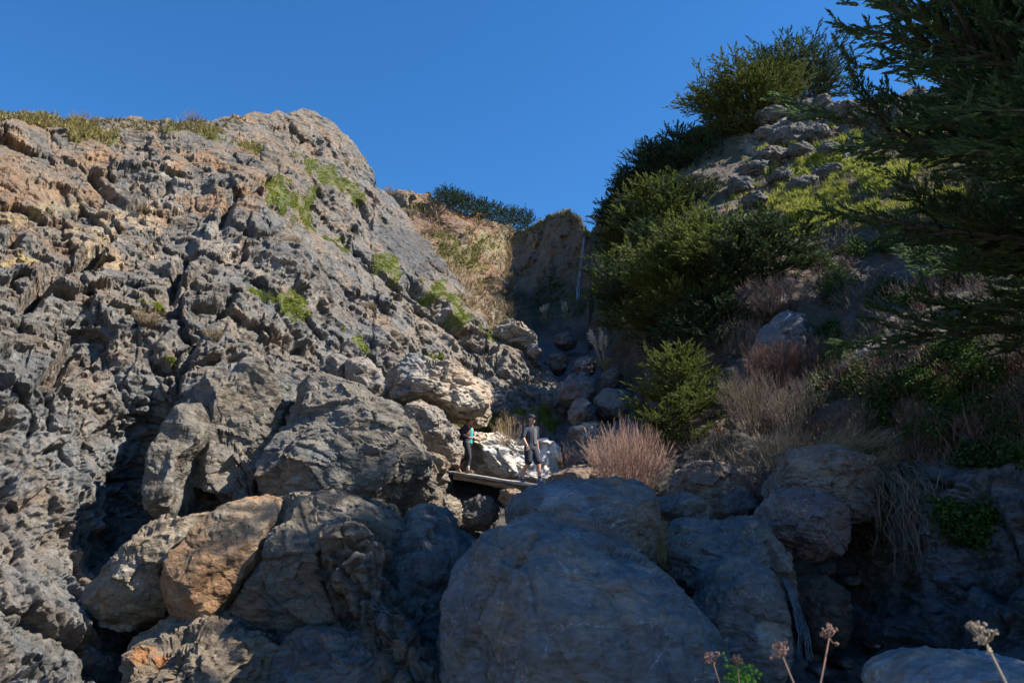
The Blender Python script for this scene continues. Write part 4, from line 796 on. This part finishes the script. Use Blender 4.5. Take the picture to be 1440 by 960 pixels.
pp = np.array([0, 0, tp[2]+.82])+r.normal(size=(90, 3))*.022; V, F, C = leaf_clumps(pp, np.tile([0, 0, 1.], (90, 1)), .02, r, (.09, .25, .02), (.14, .32, .04), 4); mesh_np('leaves', V, F, M_leaf, False, C, root)

for i, (px, py, H, W, g_) in enumerate([(210, 474, .3, .7, 0), (405, 350, .3, .6, 0), (372, 418, .35, .6, 1), (300, 487, .25, .6, 0), (430, 578, .4, .5, 0), (238, 700, .4, .35, 1), (520, 432, .25, .5, 0), (200, 300, .25, .5, 0), (60, 175, .35, 1.2, 0), (270, 172, .4, 1.0, 0), (120, 168, .35, 1.1, 0), (485, 232, .3, .6, 0), (640, 600, .3, .4, 1), (548, 268, .5, .8, 0)]):
    w_ = LEFT.at(px, py)[0][0]; c_ = ((.16, .12, .06), (.22, .15, .08)) if not g_ else ((.07, .11, .025), (.12, .15, .04))
    make_twigs(w_-np.array([0, .05, .02]), H, W, 90, 'small scrubby brown plant rooted on the sunlit cliff' if not g_ else 'small green plant rooted in a crack of the cliff', 600+i, *c_, group='scrubby brown plants on the cliff' if not g_ else 'green plants in cliff cracks', rad=.006, side=4, name='cliff_plant', cat='plant')
# ---------------------------------------------------------------- water
def water_mat(name, c=(.42, .47, .52)):
    m, t, b, N, L = nt(name); b.inputs['Base Color'].default_value = (*c, 1); b.inputs['Roughness'].default_value = .25
    b.inputs['Transmission Weight'].default_value = .5; b.inputs['IOR'].default_value = 1.33
    n = N.new('ShaderNodeTexNoise'); n.inputs['Scale'].default_value = 9; g = N.new('ShaderNodeNewGeometry'); mp = N.new('ShaderNodeMapping'); mp.inputs['Scale'].default_value = (1, 1, .15)
    L.new(g.outputs['Position'], mp.inputs[0]); L.new(mp.outputs[0], n.inputs[0]); bp = N.new('ShaderNodeBump'); bp.inputs['Strength'].default_value = .8; L.new(n.outputs[0], bp.inputs['Height']); L.new(bp.outputs[0], b.inputs['Normal'])
    return m
M_water = water_mat('falling_water')
def waterfall(pts, wpx, label, seed, strands=7):
    r = np.random.RandomState(seed); mb = MB(); P3 = np.array([P(*q[:2], (HEAD.at(q[0], q[1])[0][0][1]-.3) if q[2] > 30 else q[2]) for q in pts]); base = P3[-1].copy()
    t = np.linspace(0, 1, len(P3)); tt = np.linspace(0, 1, 26)
    for s_ in range(strands):
        w_ = wpx*np.interp(tt, t, P3[:, 1])/FPX; off = r.uniform(-.5, .5)
        pth = np.stack([np.interp(tt, t, P3[:, k]) for k in range(3)], -1); pth[:, 0] += off*w_*(.4+tt)+r.normal(size=26)*w_*(.08 if strands < 9 else .03); pth[:, 1] += r.normal(size=26)*w_*.1
        a, b_ = (0, 26) if s_ < 3 and strands < 9 else sorted(r.choice(26, 2, replace=False)) if strands < 9 else (lambda q: (q, q+r.randint(5, 9)))(r.randint(0, 18)); 
        if b_-a < 5: continue
        mb.tube(pth[a:b_]-base, w_[a:b_]*(.22 if strands < 9 else .016)*r.uniform(.6, 1.2), 5)
    o = mb.build('waterfall', M_water); o.location = base; return tag(o, label, 'waterfall', None, 'structure')
waterfall([(822, 333, 58.2), (820, 345, 57.6), (817, 370, 57.2), (813, 395, 56.6), (811, 425, 55.8)], 5, 'thin white waterfall dropping down the shaded headwall', 1)
waterfall([(1098, 806, 10.6), (1112, 830, 10.3), (1122, 860, 10.2), (1130, 890, 10.0), (1133, 925, 9.9), (1135, 950, 9.8)], 16, 'small dim cascade falling between the lower right boulders', 2, 70)
# ---------------------------------------------------------------- plank
def weather(name, c):
    m, t, b, N, L = nt(name); tc = N.new('ShaderNodeTexCoord'); mp = N.new('ShaderNodeMapping'); mp.inputs['Scale'].default_value = (1.2, 22, 22); L.new(tc.outputs['Object'], mp.inputs[0])
    n = N.new('ShaderNodeTexNoise'); n.inputs['Scale'].default_value = 1.5; n.inputs['Detail'].default_value = 8; L.new(mp.outputs[0], n.inputs[0])
    r_ = N.new('ShaderNodeValToRGB'); r_.color_ramp.elements[0].position = .35; r_.color_ramp.elements[1].position = .65; r_.color_ramp.elements[0].color = (*[v*.45 for v in c], 1); r_.color_ramp.elements[1].color = (*[v*1.3 for v in c], 1)
    L.new(n.outputs[0], r_.inputs[0]); L.new(r_.outputs[0], b.inputs['Base Color']); b.inputs['Roughness'].default_value = .85
    bp = N.new('ShaderNodeBump'); bp.inputs['Strength'].default_value = .7; bp.inputs['Distance'].default_value = .01; L.new(n.outputs[0], bp.inputs['Height']); L.new(bp.outputs[0], b.inputs['Normal']); return m
M_wood = weather('weathered_wood', (.36, .33, .30))
A = P(632, 662, 24.3); B = P(790, 686, 20.3); ax = unit(B-A); ln = float(np.linalg.norm(B-A))
side = unit(np.cross(ax, [0, 0, 1.])); upn = np.cross(side, ax)
root = empty('plank_bridge', A, 'weathered grey wooden plank bridge that the two hikers are crossing', 'bridge')
from mathutils import Matrix
root.matrix_world = Matrix([[ax[0], side[0], upn[0], A[0]], [ax[1], side[1], upn[1], A[1]], [ax[2], side[2], upn[2], A[2]], [0, 0, 0, 1]])
def plank(y0, y1, th, z0, seed, x0=0, x1=None):
    r = np.random.RandomState(seed); n = 30; x1 = x1 or ln; xx = np.linspace(x0, x1, n); prof = np.array([[y0, -th], [y1, -th], [y1, -.012], [y1-.012, 0], [y0+.012, 0], [y0, -.012]])
    V = np.zeros((n, 6, 3)); V[:, :, 0] = xx[:, None]; V[:, :, 1:] = prof[None]; V[:, :, 1] += (fbm(np.stack([xx, xx*0+seed, xx*0], -1), .8, 3, 3)*.022)[:, None]; V[:, :, 2] += z0+(fbm(np.stack([xx, xx*0+seed*3, xx*0], -1), 1.2, 3, 4)*.012)[:, None]
    V[0, :, 0] += r.normal(size=6)*.03; V[-1, :, 0] += r.normal(size=6)*.03
    V[:, :, 1:] += r.normal(size=(n, 6, 2))*.0025
    i = np.arange(n-1)[:, None]*6; j = np.arange(6)[None]; F = np.stack([i+j, i+(j+1) % 6, i+6+(j+1) % 6, i+6+j], -1).reshape(-1, 4)
    V = V.reshape(-1, 3); c = len(V); V = np.vstack([V, V[:6].mean(0), V[-6:].mean(0)]); T = [[c, (k+1) % 6, k] for k in range(6)]+[[c+1, c-6+k, c-6+(k+1) % 6] for k in range(6)]
    return mesh_np('board', V, [F, np.array(T)], M_wood, False, None, root)
plank(-.26, -.015, .075, 0, 1); plank(.0, .25, .07, .006, 2, .1)
o = mesh_np('beam', *(lambda V, F: (V, F))(*tube(np.stack([np.linspace(.15, ln-.3, 12), np.full(12, -.12), np.full(12, -.16)+np.sin(np.linspace(0, 9, 12))*.012], -1), .075, 8)), M_wood, True, None, root)
# ---------------------------------------------------------------- people
def skin_mesh(J, E, name='tmp', sub=2, root=0):
    """J: {name:(pos, (rx, ry) or r)}; E: list of edges -> evaluated mesh data"""
    me = bpy.data.meshes.new(name); ks = list(J); idx = {k: i for i, k in enumerate(ks)}
    me.from_pydata([tuple(J[k][0]) for k in ks], [(idx[a], idx[b]) for a, b in E], []); o = bpy.data.objects.new(name, me); col.objects.link(o)
    m = o.modifiers.new('s', 'SKIN'); m.use_smooth_shade = True; m.branch_smoothing = .6
    lay = me.skin_vertices[0].data if me.skin_vertices else None
    if lay is None:
        me.attributes.new('skin', 'FLOAT', 'POINT')
    for i, k in enumerate(ks):
        r = J[k][1]; lay[i].radius = (r, r) if not hasattr(r, '__len__') else r; lay[i].use_root = (i == root)
    s_ = o.modifiers.new('u', 'SUBSURF'); s_.levels = sub; s_.render_levels = sub
    return o
def bake(o):
    dg = bpy.context.evaluated_depsgraph_get(); dg.update(); ev = o.evaluated_get(dg); me = ev.to_mesh()
    V = np.array([v.co[:] for v in me.vertices]); F3 = [list(p.vertices) for p in me.polygons if len(p.vertices) == 3]; F4 = [list(p.vertices) for p in me.polygons if len(p.vertices) == 4]; ev.to_mesh_clear()
    me0 = o.data; bpy.data.objects.remove(o); bpy.data.meshes.remove(me0)
    return V, [np.array(f) for f in (F3, F4) if f]
def chain(pts, rads, sub=2):
    """a tapering limb as a closed capsule chain (tube with rounded ends)"""
    pts = np.array(pts, float); rads = np.array(rads, float); t = np.linspace(0, 1, len(pts)); n = 5*(len(pts)-1)+1; u = np.linspace(0, 1, n)
    sm = lambda a: np.stack([np.interp(u, t, a[:, k]) for k in range(a.shape[1])], -1)
    p = sm(pts); r = np.interp(u, t, rads); p[1:-1] = (p[:-2]+2*p[1:-1]+p[2:])/4
    d0 = unit(p[0]-p[1]); d1 = unit(p[-1]-p[-2]); an = [.35, .7, .92, 1.0]
    pre = [p[0]+d0*r[0]*a for a in an[::-1]]; prr = [r[0]*math.sqrt(max(0, 1-a*a)) for a in an[::-1]]; post = [p[-1]+d1*r[-1]*a for a in an]; por = [r[-1]*math.sqrt(max(0, 1-a*a)) for a in an]
    return tube(np.vstack([pre, p, post]), np.concatenate([prr, r, por]), 14, False)
def ell(c, r, rot=None, n=3):
    D, F = ico(n); V = D*np.array(r)
    if rot is not None: V = V@rot.T
    return V+np.array(c), F
def fuse(parts, name, mat, parent, vox=.008, smooth=4):
    """one continuous surface from overlapping shapes (voxel remesh, then relax)"""
    mb = MB()
    for V, F in parts: mb.add(V, F)
    o = mb.build(name, mat, None); m = o.modifiers.new('r', 'REMESH'); m.mode = 'VOXEL'; m.voxel_size = vox; m.use_smooth_shade = True
    if smooth: s_ = o.modifiers.new('s', 'SMOOTH'); s_.iterations = smooth; s_.factor = .5
    V, F = bake(o)
    return mesh_np(name, V, F, mat, True, None, parent)
def lat(profile, n=20):
    """stack of ellipses: (cx,cy,cz,rx,ry) rows -> closed mesh"""
    A_ = np.array(profile, float); t = np.linspace(0, 1, len(A_)); u = np.linspace(0, 1, 4*len(A_)); A_ = np.stack([np.interp(u, t, A_[:, k]) for k in range(5)], -1); A_[1:-1] = (A_[:-2]+2*A_[1:-1]+A_[2:])/4
    an = np.linspace(0, 2*PI, n, endpoint=False); V = np.stack([A_[:, 0:1]+A_[:, 3:4]*np.cos(an), A_[:, 1:2]+A_[:, 4:5]*np.sin(an), A_[:, 2:3]+0*an], -1)
    k = len(A_); i = np.arange(k-1)[:, None]*n; j = np.arange(n)[None]; F = np.stack([i+j, i+(j+1) % n, i+n+(j+1) % n, i+n+j], -1).reshape(-1, 4)
    V = V.reshape(-1, 3); c = len(V); V = np.vstack([V, V[:n].mean(0), V[-n:].mean(0)]); c0 = [[c, (q+1) % n, q, q] for q in range(n)]
    F = np.vstack([F, [[c, (q+1) % n, q, c] for q in range(0)]]) if False else F
    T = np.array([[c, (q+1) % n, q] for q in range(n)]+[[c+1, c-n+q, c-n+(q+1) % n] for q in range(n)])
    return V, F, T
# figures in a local frame: x = forward (faces +x), y = left, z = up
def hand(w, d, r, curl=.5, sgn=1, thumb=(1, 0, 0)):
    """palm + four unequal curled fingers + thumb; w wrist, d direction of hand, thumb dir"""
    d = unit(np.array(d, float)); th = unit(np.array(thumb, float)-d*np.dot(thumb, d)); nrm = np.cross(d, th)*sgn
    out = [chain([w-d*.03, w+d*.03, w+d*.085], [.026, .032, .034])]
    for k, L in enumerate([.070, .080, .074, .058]):
        b0 = w+d*.085+th*(.028-.019*k); out.append(chain([b0, b0+d*L*.5, b0+(d*.75+nrm*curl)*L*.95], [.0105, .0098, .0085]))
    b0 = w+d*.03+th*.028; out.append(chain([b0, b0+(th*.8+d*.6)*.035, b0+(th*.55+d*1.0)*.07], [.013, .011, .009]))
    return out
def head(c, s=1.0):
    c = np.array(c, float); ps = [ell(c+np.array([-.005, 0, .025])*s, np.array([.098, .077, .105])*s), ell(c+np.array([.022, 0, -.045])*s, np.array([.068, .058, .075])*s),
          ell(c+np.array([.058, 0, -.088])*s, np.array([.028, .028, .022])*s), chain([c+np.array([.09, 0, .01])*s, c+np.array([.108, 0, -.028])*s], [.010*s, .016*s]), ell(c+np.array([.092, 0, -.062])*s, np.array([.014, .026, .008])*s, n=2),
          chain([c+np.array([.088, .035, .03])*s, c+np.array([.094, 0, .028])*s, c+np.array([.088, -.035, .03])*s], [.010*s]*3)]
    for y in (-1, 1): ps += [ell(c+np.array([-.005, y*.079, -.008])*s, np.array([.018, .010, .03])*s, n=2), ell(c+np.array([.05, y*.042, -.03])*s, np.array([.028, .024, .024])*s, n=2)]
    return ps
def torso_parts(prof):
    V, F, T = lat(prof); return V, F, T
def fuse_l(lats, parts, name, mat, parent, vox=.008, smooth=4):
    mb = MB()
    for V, F, T in lats: n = mb.n; mb.add(V, F); mb.F.append(T+n)
    for V, F in parts: mb.add(V, F)
    o = mb.build(name, mat, None); m = o.modifiers.new('r', 'REMESH'); m.mode = 'VOXEL'; m.voxel_size = vox; m.use_smooth_shade = True
    s_ = o.modifiers.new('s', 'SMOOTH'); s_.iterations = smooth; s_.factor = .5
    V, F = bake(o); return mesh_np(name, V, F, mat, True, None, parent)
M_skin = plain('skin', (.50, .27, .19), .5, .08, 15); M_navy = plain('navy_cloth', (.022, .028, .045), .85, .2, 30); M_char = plain('charcoal_cloth', (.04, .045, .06), .9, .25, 30)
M_teal = plain('teal_cloth', (.01, .42, .48), .8, .12, 30); M_jack = plain('dark_jacket_cloth', (.03, .03, .045), .8, .2, 30); M_hair = plain('brown_hair', (.16, .07, .035), .6, .4, 60); M_dhair = plain('dark_hair', (.03, .022, .018), .6, .3, 60)
M_leg = plain('leggings_cloth', (.035, .035, .042), .85, .2, 30); M_shoe = plain('blue_grey_shoe', (.09, .11, .17), .7, .3, 40); M_boot = plain('brown_boot', (.24, .13, .08), .7, .25, 40); M_sock = plain('grey_sock', (.4, .38, .36), .9, .15, 50)
M_lens = plain('black_lens', (.01, .01, .012), .15, 0, 5); M_eye = plain('eye_white', (.75, .72, .7), .3, 0, 5); M_strap = plain('orange_strap', (.75, .25, .05), .8, .1, 30); M_grey = plain('stripe_grey', (.12, .13, .15), .9, .2, 30); M_pack = plain('pack_cloth', (.04, .045, .06), .85, .2, 25)
def shoe(parent, a, fwd, mat, nm='shoe'):
    """a ankle joint position, fwd direction of toes; sole rests below"""
    f = unit(np.array(fwd, float)); s_ = unit(np.cross([0, 0, 1.], f)); u = np.cross(f, s_); Rm = np.stack([f, s_, u], 1); a = np.array(a, float); b = a-u*.085
    o = fuse([ell(b+f*.045+u*.03, (.145, .048, .045), Rm), ell(b-f*.05+u*.045, (.055, .042, .06), Rm), ell(b+f*.13+u*.022, (.055, .045, .032), Rm), chain([a-u*.02, a+u*.02], [.048, .046])], nm, mat, parent, .007, 3)
    V, F = ell([0, 0, 0], (.165, .052, .018), Rm, 3); mesh_np('sole', V+(b+f*.05-u*.006), F, plain('rubber_sole', (.35, .35, .36), .8, .1, 30), True, None, o); return o

# where they stand on the boards
def onplank(px, off): 
    a_, b_ = A, B; k = np.linspace(0, 1, 400); q = a_+(b_-a_)*k[:, None]; pxs = 720+FPX*(q[:, 0])/(q[:, 1]*FWD[1]+(q[:, 2]-1.6)*FWD[2]); i = int(np.argmin(abs(pxs-px))); return q[i]+np.array([0, 0, off])
def person_root(p, face, label):
    r = empty('person', p, label, 'person'); r.rotation_euler.z = math.atan2(face[1], face[0]); return r
# man: walking, legs apart, looking down to the plank
pm = onplank(747, .006); fm = unit(np.array([.6, -.8, 0])); mroot = person_root(pm, fm, 'man in navy cap, grey shirt and shorts on the right part of the plank')
# image left is the man's right side (local -y) when he faces the camera
hip = .93; Rk, Ra = np.array([.04, -.11, .53]), np.array([-.24, -.125, .16]); Lk, La = np.array([.20, .10, .49]), np.array([.25, .10, .065])
sh = 1.46; rs_, ls_ = np.array([0, -.19, sh]), np.array([0, .19, sh]); re, rw = np.array([.02, -.275, 1.17]), np.array([.17, -.26, .95]); le, lw = np.array([-.09, .265, 1.18]), np.array([-.06, .29, .93])
hc = np.array([.05, .0, 1.675])
bodyparts = head(hc, 1.04)+[chain([[.0, 0, 1.46], [.02, 0, 1.58], hc-np.array([0, 0, .03])], [.062, .056, .058]), chain([rs_, re, rw], [.056, .044, .030]), chain([ls_, le, lw], [.056, .044, .030]),
    chain([[0, -.09, .92], Rk, (Rk+Ra)/2+[-.012, 0, .03], Ra], [.088, .060, .056, .038]), chain([[0, .09, .92], Lk, (Lk+La)/2+[-.012, 0, .03], La], [.088, .060, .056, .038])]
bodyparts += hand(rw, [.15, -.05, -1], 1, .5, 1, (1, .2, 0))+hand(lw, [.25, .05, -1], 1, .5, -1, (1, -.2, 0))
tl = lat([(0, 0, .84, .10, .15), (0, 0, .93, .115, .165), (0, 0, 1.05, .105, .15), (.01, 0, 1.2, .115, .16), (.01, 0, 1.35, .12, .18), (0, 0, 1.46, .09, .17), (0, 0, 1.53, .05, .07)])
fuse_l([tl], bodyparts, 'body', M_skin, mroot)
shirt = lat([(0, 0, .865, .142, .192), (0, 0, .93, .144, .19), (0, 0, 1.05, .132, .172), (.01, 0, 1.2, .138, .182), (.01, 0, 1.35, .14, .2), (0, 0, 1.46, .108, .188), (0, 0, 1.52, .062, .09)])
fuse_l([shirt], [chain([rs_+[0, .01, -.005], re+[0, 0, .04]], [.078, .066]), chain([ls_+[0, -.01, -.005], le+[0, 0, .04]], [.078, .066])], 'shirt', M_char, mroot, .009)
V_, F_, T_ = lat([(.148, .045, 1.0, .006, .05), (.15, .04, 1.2, .008, .052), (.146, .04, 1.42, .006, .045)]); mesh_np('shirt_stripe', V_, [F_, T_], M_grey, True, None, mroot)  # lighter grey vertical stripe on one half of the shirt front
fuse([chain([[0, -.09, .93], [.02, -.10, .74], [.035, -.108, .57]], [.118, .112, .108]), chain([[0, .09, .93], [.10, .096, .73], [.175, .098, .56]], [.118, .112, .108]), ell((0, 0, .90), (.135, .18, .1))], 'shorts', M_navy, mroot, .009)
for a_, f_ in ((Ra, [1, -.15, -.32]), (La, [.97, .2, -.2])): shoe(mroot, a_, f_, M_shoe)
for a_ in (Ra, La):
    V, F = chain([a_+[0, 0, .01], a_+[0, 0, .075]], [.043, .045]); mesh_np('sock', V, F, M_sock if a_ is Ra else M_navy, True, None, mroot)
cap = MB(); D, F = ico(4); V = D*np.array([.112, .093, .098]); V[:, 2] = np.where(V[:, 2] < 0, V[:, 2]*.12, V[:, 2]); cap.add(V+hc+np.array([-.006, 0, .055]), F)
D, F = ico(3); V = D*np.array([.085, .072, .008]); V[:, 2] -= V[:, 1]**2*3; cap.add(V+hc+np.array([.115, 0, .055]), F); cap.build('cap', M_navy, mroot)
V, F = ell(hc+np.array([-.035, 0, .0]), (.085, .086, .085)); mesh_np('hair', V, F, M_dhair, True, None, mroot)
for y in (-1, 1):
    V, F = ell(hc+np.array([.088, y*.034, .006]), (.010, .013, .009), n=2); mesh_np('eye', V, F, M_eye, True, None, mroot)
    V, F = ell(hc+np.array([.0965, y*.034, .006]), (.004, .006, .006), n=2); mesh_np('pupil', V, F, M_lens, True, None, mroot)
# woman: profile to the right, one foot behind
pw_ = onplank(657, .006); wroot = person_root(pw_, unit(np.array([.9, -.43, 0])), 'woman in dark jacket and teal top stepping onto the left end of the plank')
s1 = .955; Fk, Fa = np.array([.10, -.06, .47]), np.array([.06, -.07, .10]); Bk, Ba = np.array([-.04, .08, .46]), np.array([-.34, .09, .20])
hc = np.array([.09, 0, 1.575]); rs_, ls_ = np.array([.0, -.165, 1.36]), np.array([.0, .165, 1.36]); re, rw = np.array([-.08, -.235, 1.12]), np.array([.15, -.20, 1.02]); le, lw = np.array([-.04, .235, 1.12]), np.array([.18, .16, 1.0])
bp_ = head(hc, .98)+[chain([[.0, 0, 1.36], [.04, 0, 1.47], hc-np.array([.02, 0, .03])], [.052, .046, .05]), chain([rs_, re, rw], [.045, .036, .025]), chain([ls_, le, lw], [.045, .036, .025]),
    chain([[0, -.08, .87], Fk, (Fk+Fa)/2+[-.02, 0, .03], Fa], [.088, .056, .050, .034]), chain([[0, .08, .87], Bk, (Bk+Ba)/2+[-.01, 0, .03], Ba], [.088, .056, .050, .034])]
bp_ += hand(rw, [.8, .3, -.2], 1, .6, 1, (0, .2, 1))+hand(lw, [.8, -.3, -.2], 1, .6, -1, (0, -.2, 1))
tl = lat([(0, 0, .8, .10, .145), (0, 0, .88, .115, .16), (.01, 0, 1.0, .09, .125), (.02, 0, 1.15, .105, .135), (.02, 0, 1.25, .115, .15), (0, 0, 1.36, .08, .15), (0, 0, 1.42, .045, .06)])
fuse_l([tl], bp_, 'body', M_skin, wroot)
jk = lat([(-.02, 0, .80, .128, .182), (-.02, 0, .92, .125, .17), (-.01, 0, 1.0, .112, .155), (-.005, 0, 1.15, .122, .162), (-.005, 0, 1.27, .128, .175), (-.01, 0, 1.37, .095, .165), (-.01, 0, 1.43, .06, .08)])
fuse_l([jk], [chain([rs_, re, rw-[.03, 0, 0]], [.068, .055, .042]), chain([ls_, le, lw-[.03, 0, 0]], [.068, .055, .042])], 'jacket', M_jack, wroot, .009)
V_, F_, T_ = lat([(.06, 0, .86, .085, .085), (.065, 0, 1.0, .08, .08), (.07, 0, 1.15, .095, .085), (.07, 0, 1.28, .092, .085), (.045, 0, 1.39, .055, .06)]); mesh_np('teal_top', V_, [F_, T_], M_teal, True, None, wroot)
fuse([chain([[0, -.08, .87], Fk, (Fk+Fa)/2+[-.02, 0, .03], Fa+[0, 0, .06]], [.104, .068, .060, .045]), chain([[0, .08, .87], Bk, (Bk+Ba)/2+[-.01, 0, .03], Ba+(Bk-Ba)*.15], [.104, .068, .060, .045]), ell((0, 0, .86), (.125, .165, .1))], 'leggings', M_leg, wroot, .009)
shoe(wroot, Fa, [1, 0, 0], M_boot, 'boot'); shoe(wroot, Ba, [.75, 0, -.66], M_boot, 'boot')
V, F = chain([Fa+[0, 0, .03], Fa+[0, 0, .10]], [.049, .051]); mesh_np('sock', V, F, M_sock, True, None, wroot)
rr = np.random.RandomState(3); hairp = [ell(hc+np.array([-.022, 0, .05]), (.105, .095, .092)), ell(hc+np.array([-.065, 0, -.01]), (.062, .082, .09))]
for i in range(26): v = unit(rr.normal(size=3)+np.array([-.6, 0, .6])); hairp.append(ell(hc+np.array([-.025, 0, .03])+v*np.array([.098, .09, .092]), (.026, .022, .02), n=2))
fuse(hairp, 'hair', M_hair, wroot, .007, 2)
for y in (-1, 1): V, F = ell(hc+np.array([.088, y*.036, .008]), (.012, .030, .020), n=2); mesh_np('sunglass_lens', V, F, M_lens, True, None, wroot)
V, F = tube(hc+np.array([[.0, -.08, .012], [.085, -.062, .012], [.098, 0, .014], [.085, .062, .012], [.0, .08, .012]]), .004, 6); mesh_np('sunglass_frame', V, F, M_lens, True, None, wroot)
fuse([ell((-.185, 0, 1.2), (.085, .13, .19)), ell((-.2, 0, 1.06), (.07, .12, .08))], 'backpack', M_pack, wroot, .012)
for y in (-1, 1): V, F = tube(np.array([[-.13, y*.09, 1.33], [-.05, y*.105, 1.445], [.055, y*.10, 1.40], [.125, y*.09, 1.30], [.12, y*.12, 1.18], [-.08, y*.16, 1.06]]), [.017]*6, 6); mesh_np('shoulder_strap', V, F, M_strap, True, None, wroot)
# ---------------------------------------------------------------- light
SUN_AZ, SUN_EL = R(-6), R(46)      # azimuth measured from +X towards +Y
sd = Vector((math.cos(SUN_EL)*math.cos(SUN_AZ), math.cos(SUN_EL)*math.sin(SUN_AZ), math.sin(SUN_EL)))
sl = bpy.data.lights.new('sun', 'SUN'); sl.energy = 5.0; sl.angle = R(.53); sl.color = (1.0, .93, .82)
so = bpy.data.objects.new('sun', sl); col.objects.link(so); so.rotation_euler = sd.to_track_quat('Z', 'Y').to_euler(); so.location = sd*60
w = bpy.data.worlds.new('World'); sc.world = w; w.use_nodes = True; wn = w.node_tree.nodes
sk = wn.new('ShaderNodeTexSky'); sk.sky_type = 'NISHITA'; sk.sun_disc = False; sk.sun_elevation = SUN_EL; sk.sun_rotation = PI/2-SUN_AZ
sk.air_density = 1.0; sk.dust_density = .0; sk.ozone_density = 8.0; sk.altitude = 0
hs = wn.new('ShaderNodeHueSaturation'); hs.inputs['Saturation'].default_value = 1.17; w.node_tree.links.new(sk.outputs[0], hs.inputs['Color']); w.node_tree.links.new(hs.outputs[0], wn['Background'].inputs[0]); wn['Background'].inputs[1].default_value = 0.095
sc.view_settings.view_transform = 'Standard'; sc.view_settings.look = 'None'; sc.view_settings.gamma = 1; sc.view_settings.exposure = 1.02
sc.view_settings.use_curve_mapping = False
sc.cycles.use_denoising = True; sc.cycles.max_bounces = 6; sc.cycles.transparent_max_bounces = 8; sc.cycles.use_adaptive_sampling = True

cam.dof.use_dof = True; cam.dof.focus_distance = 20; cam.dof.aperture_fstop = 4.5
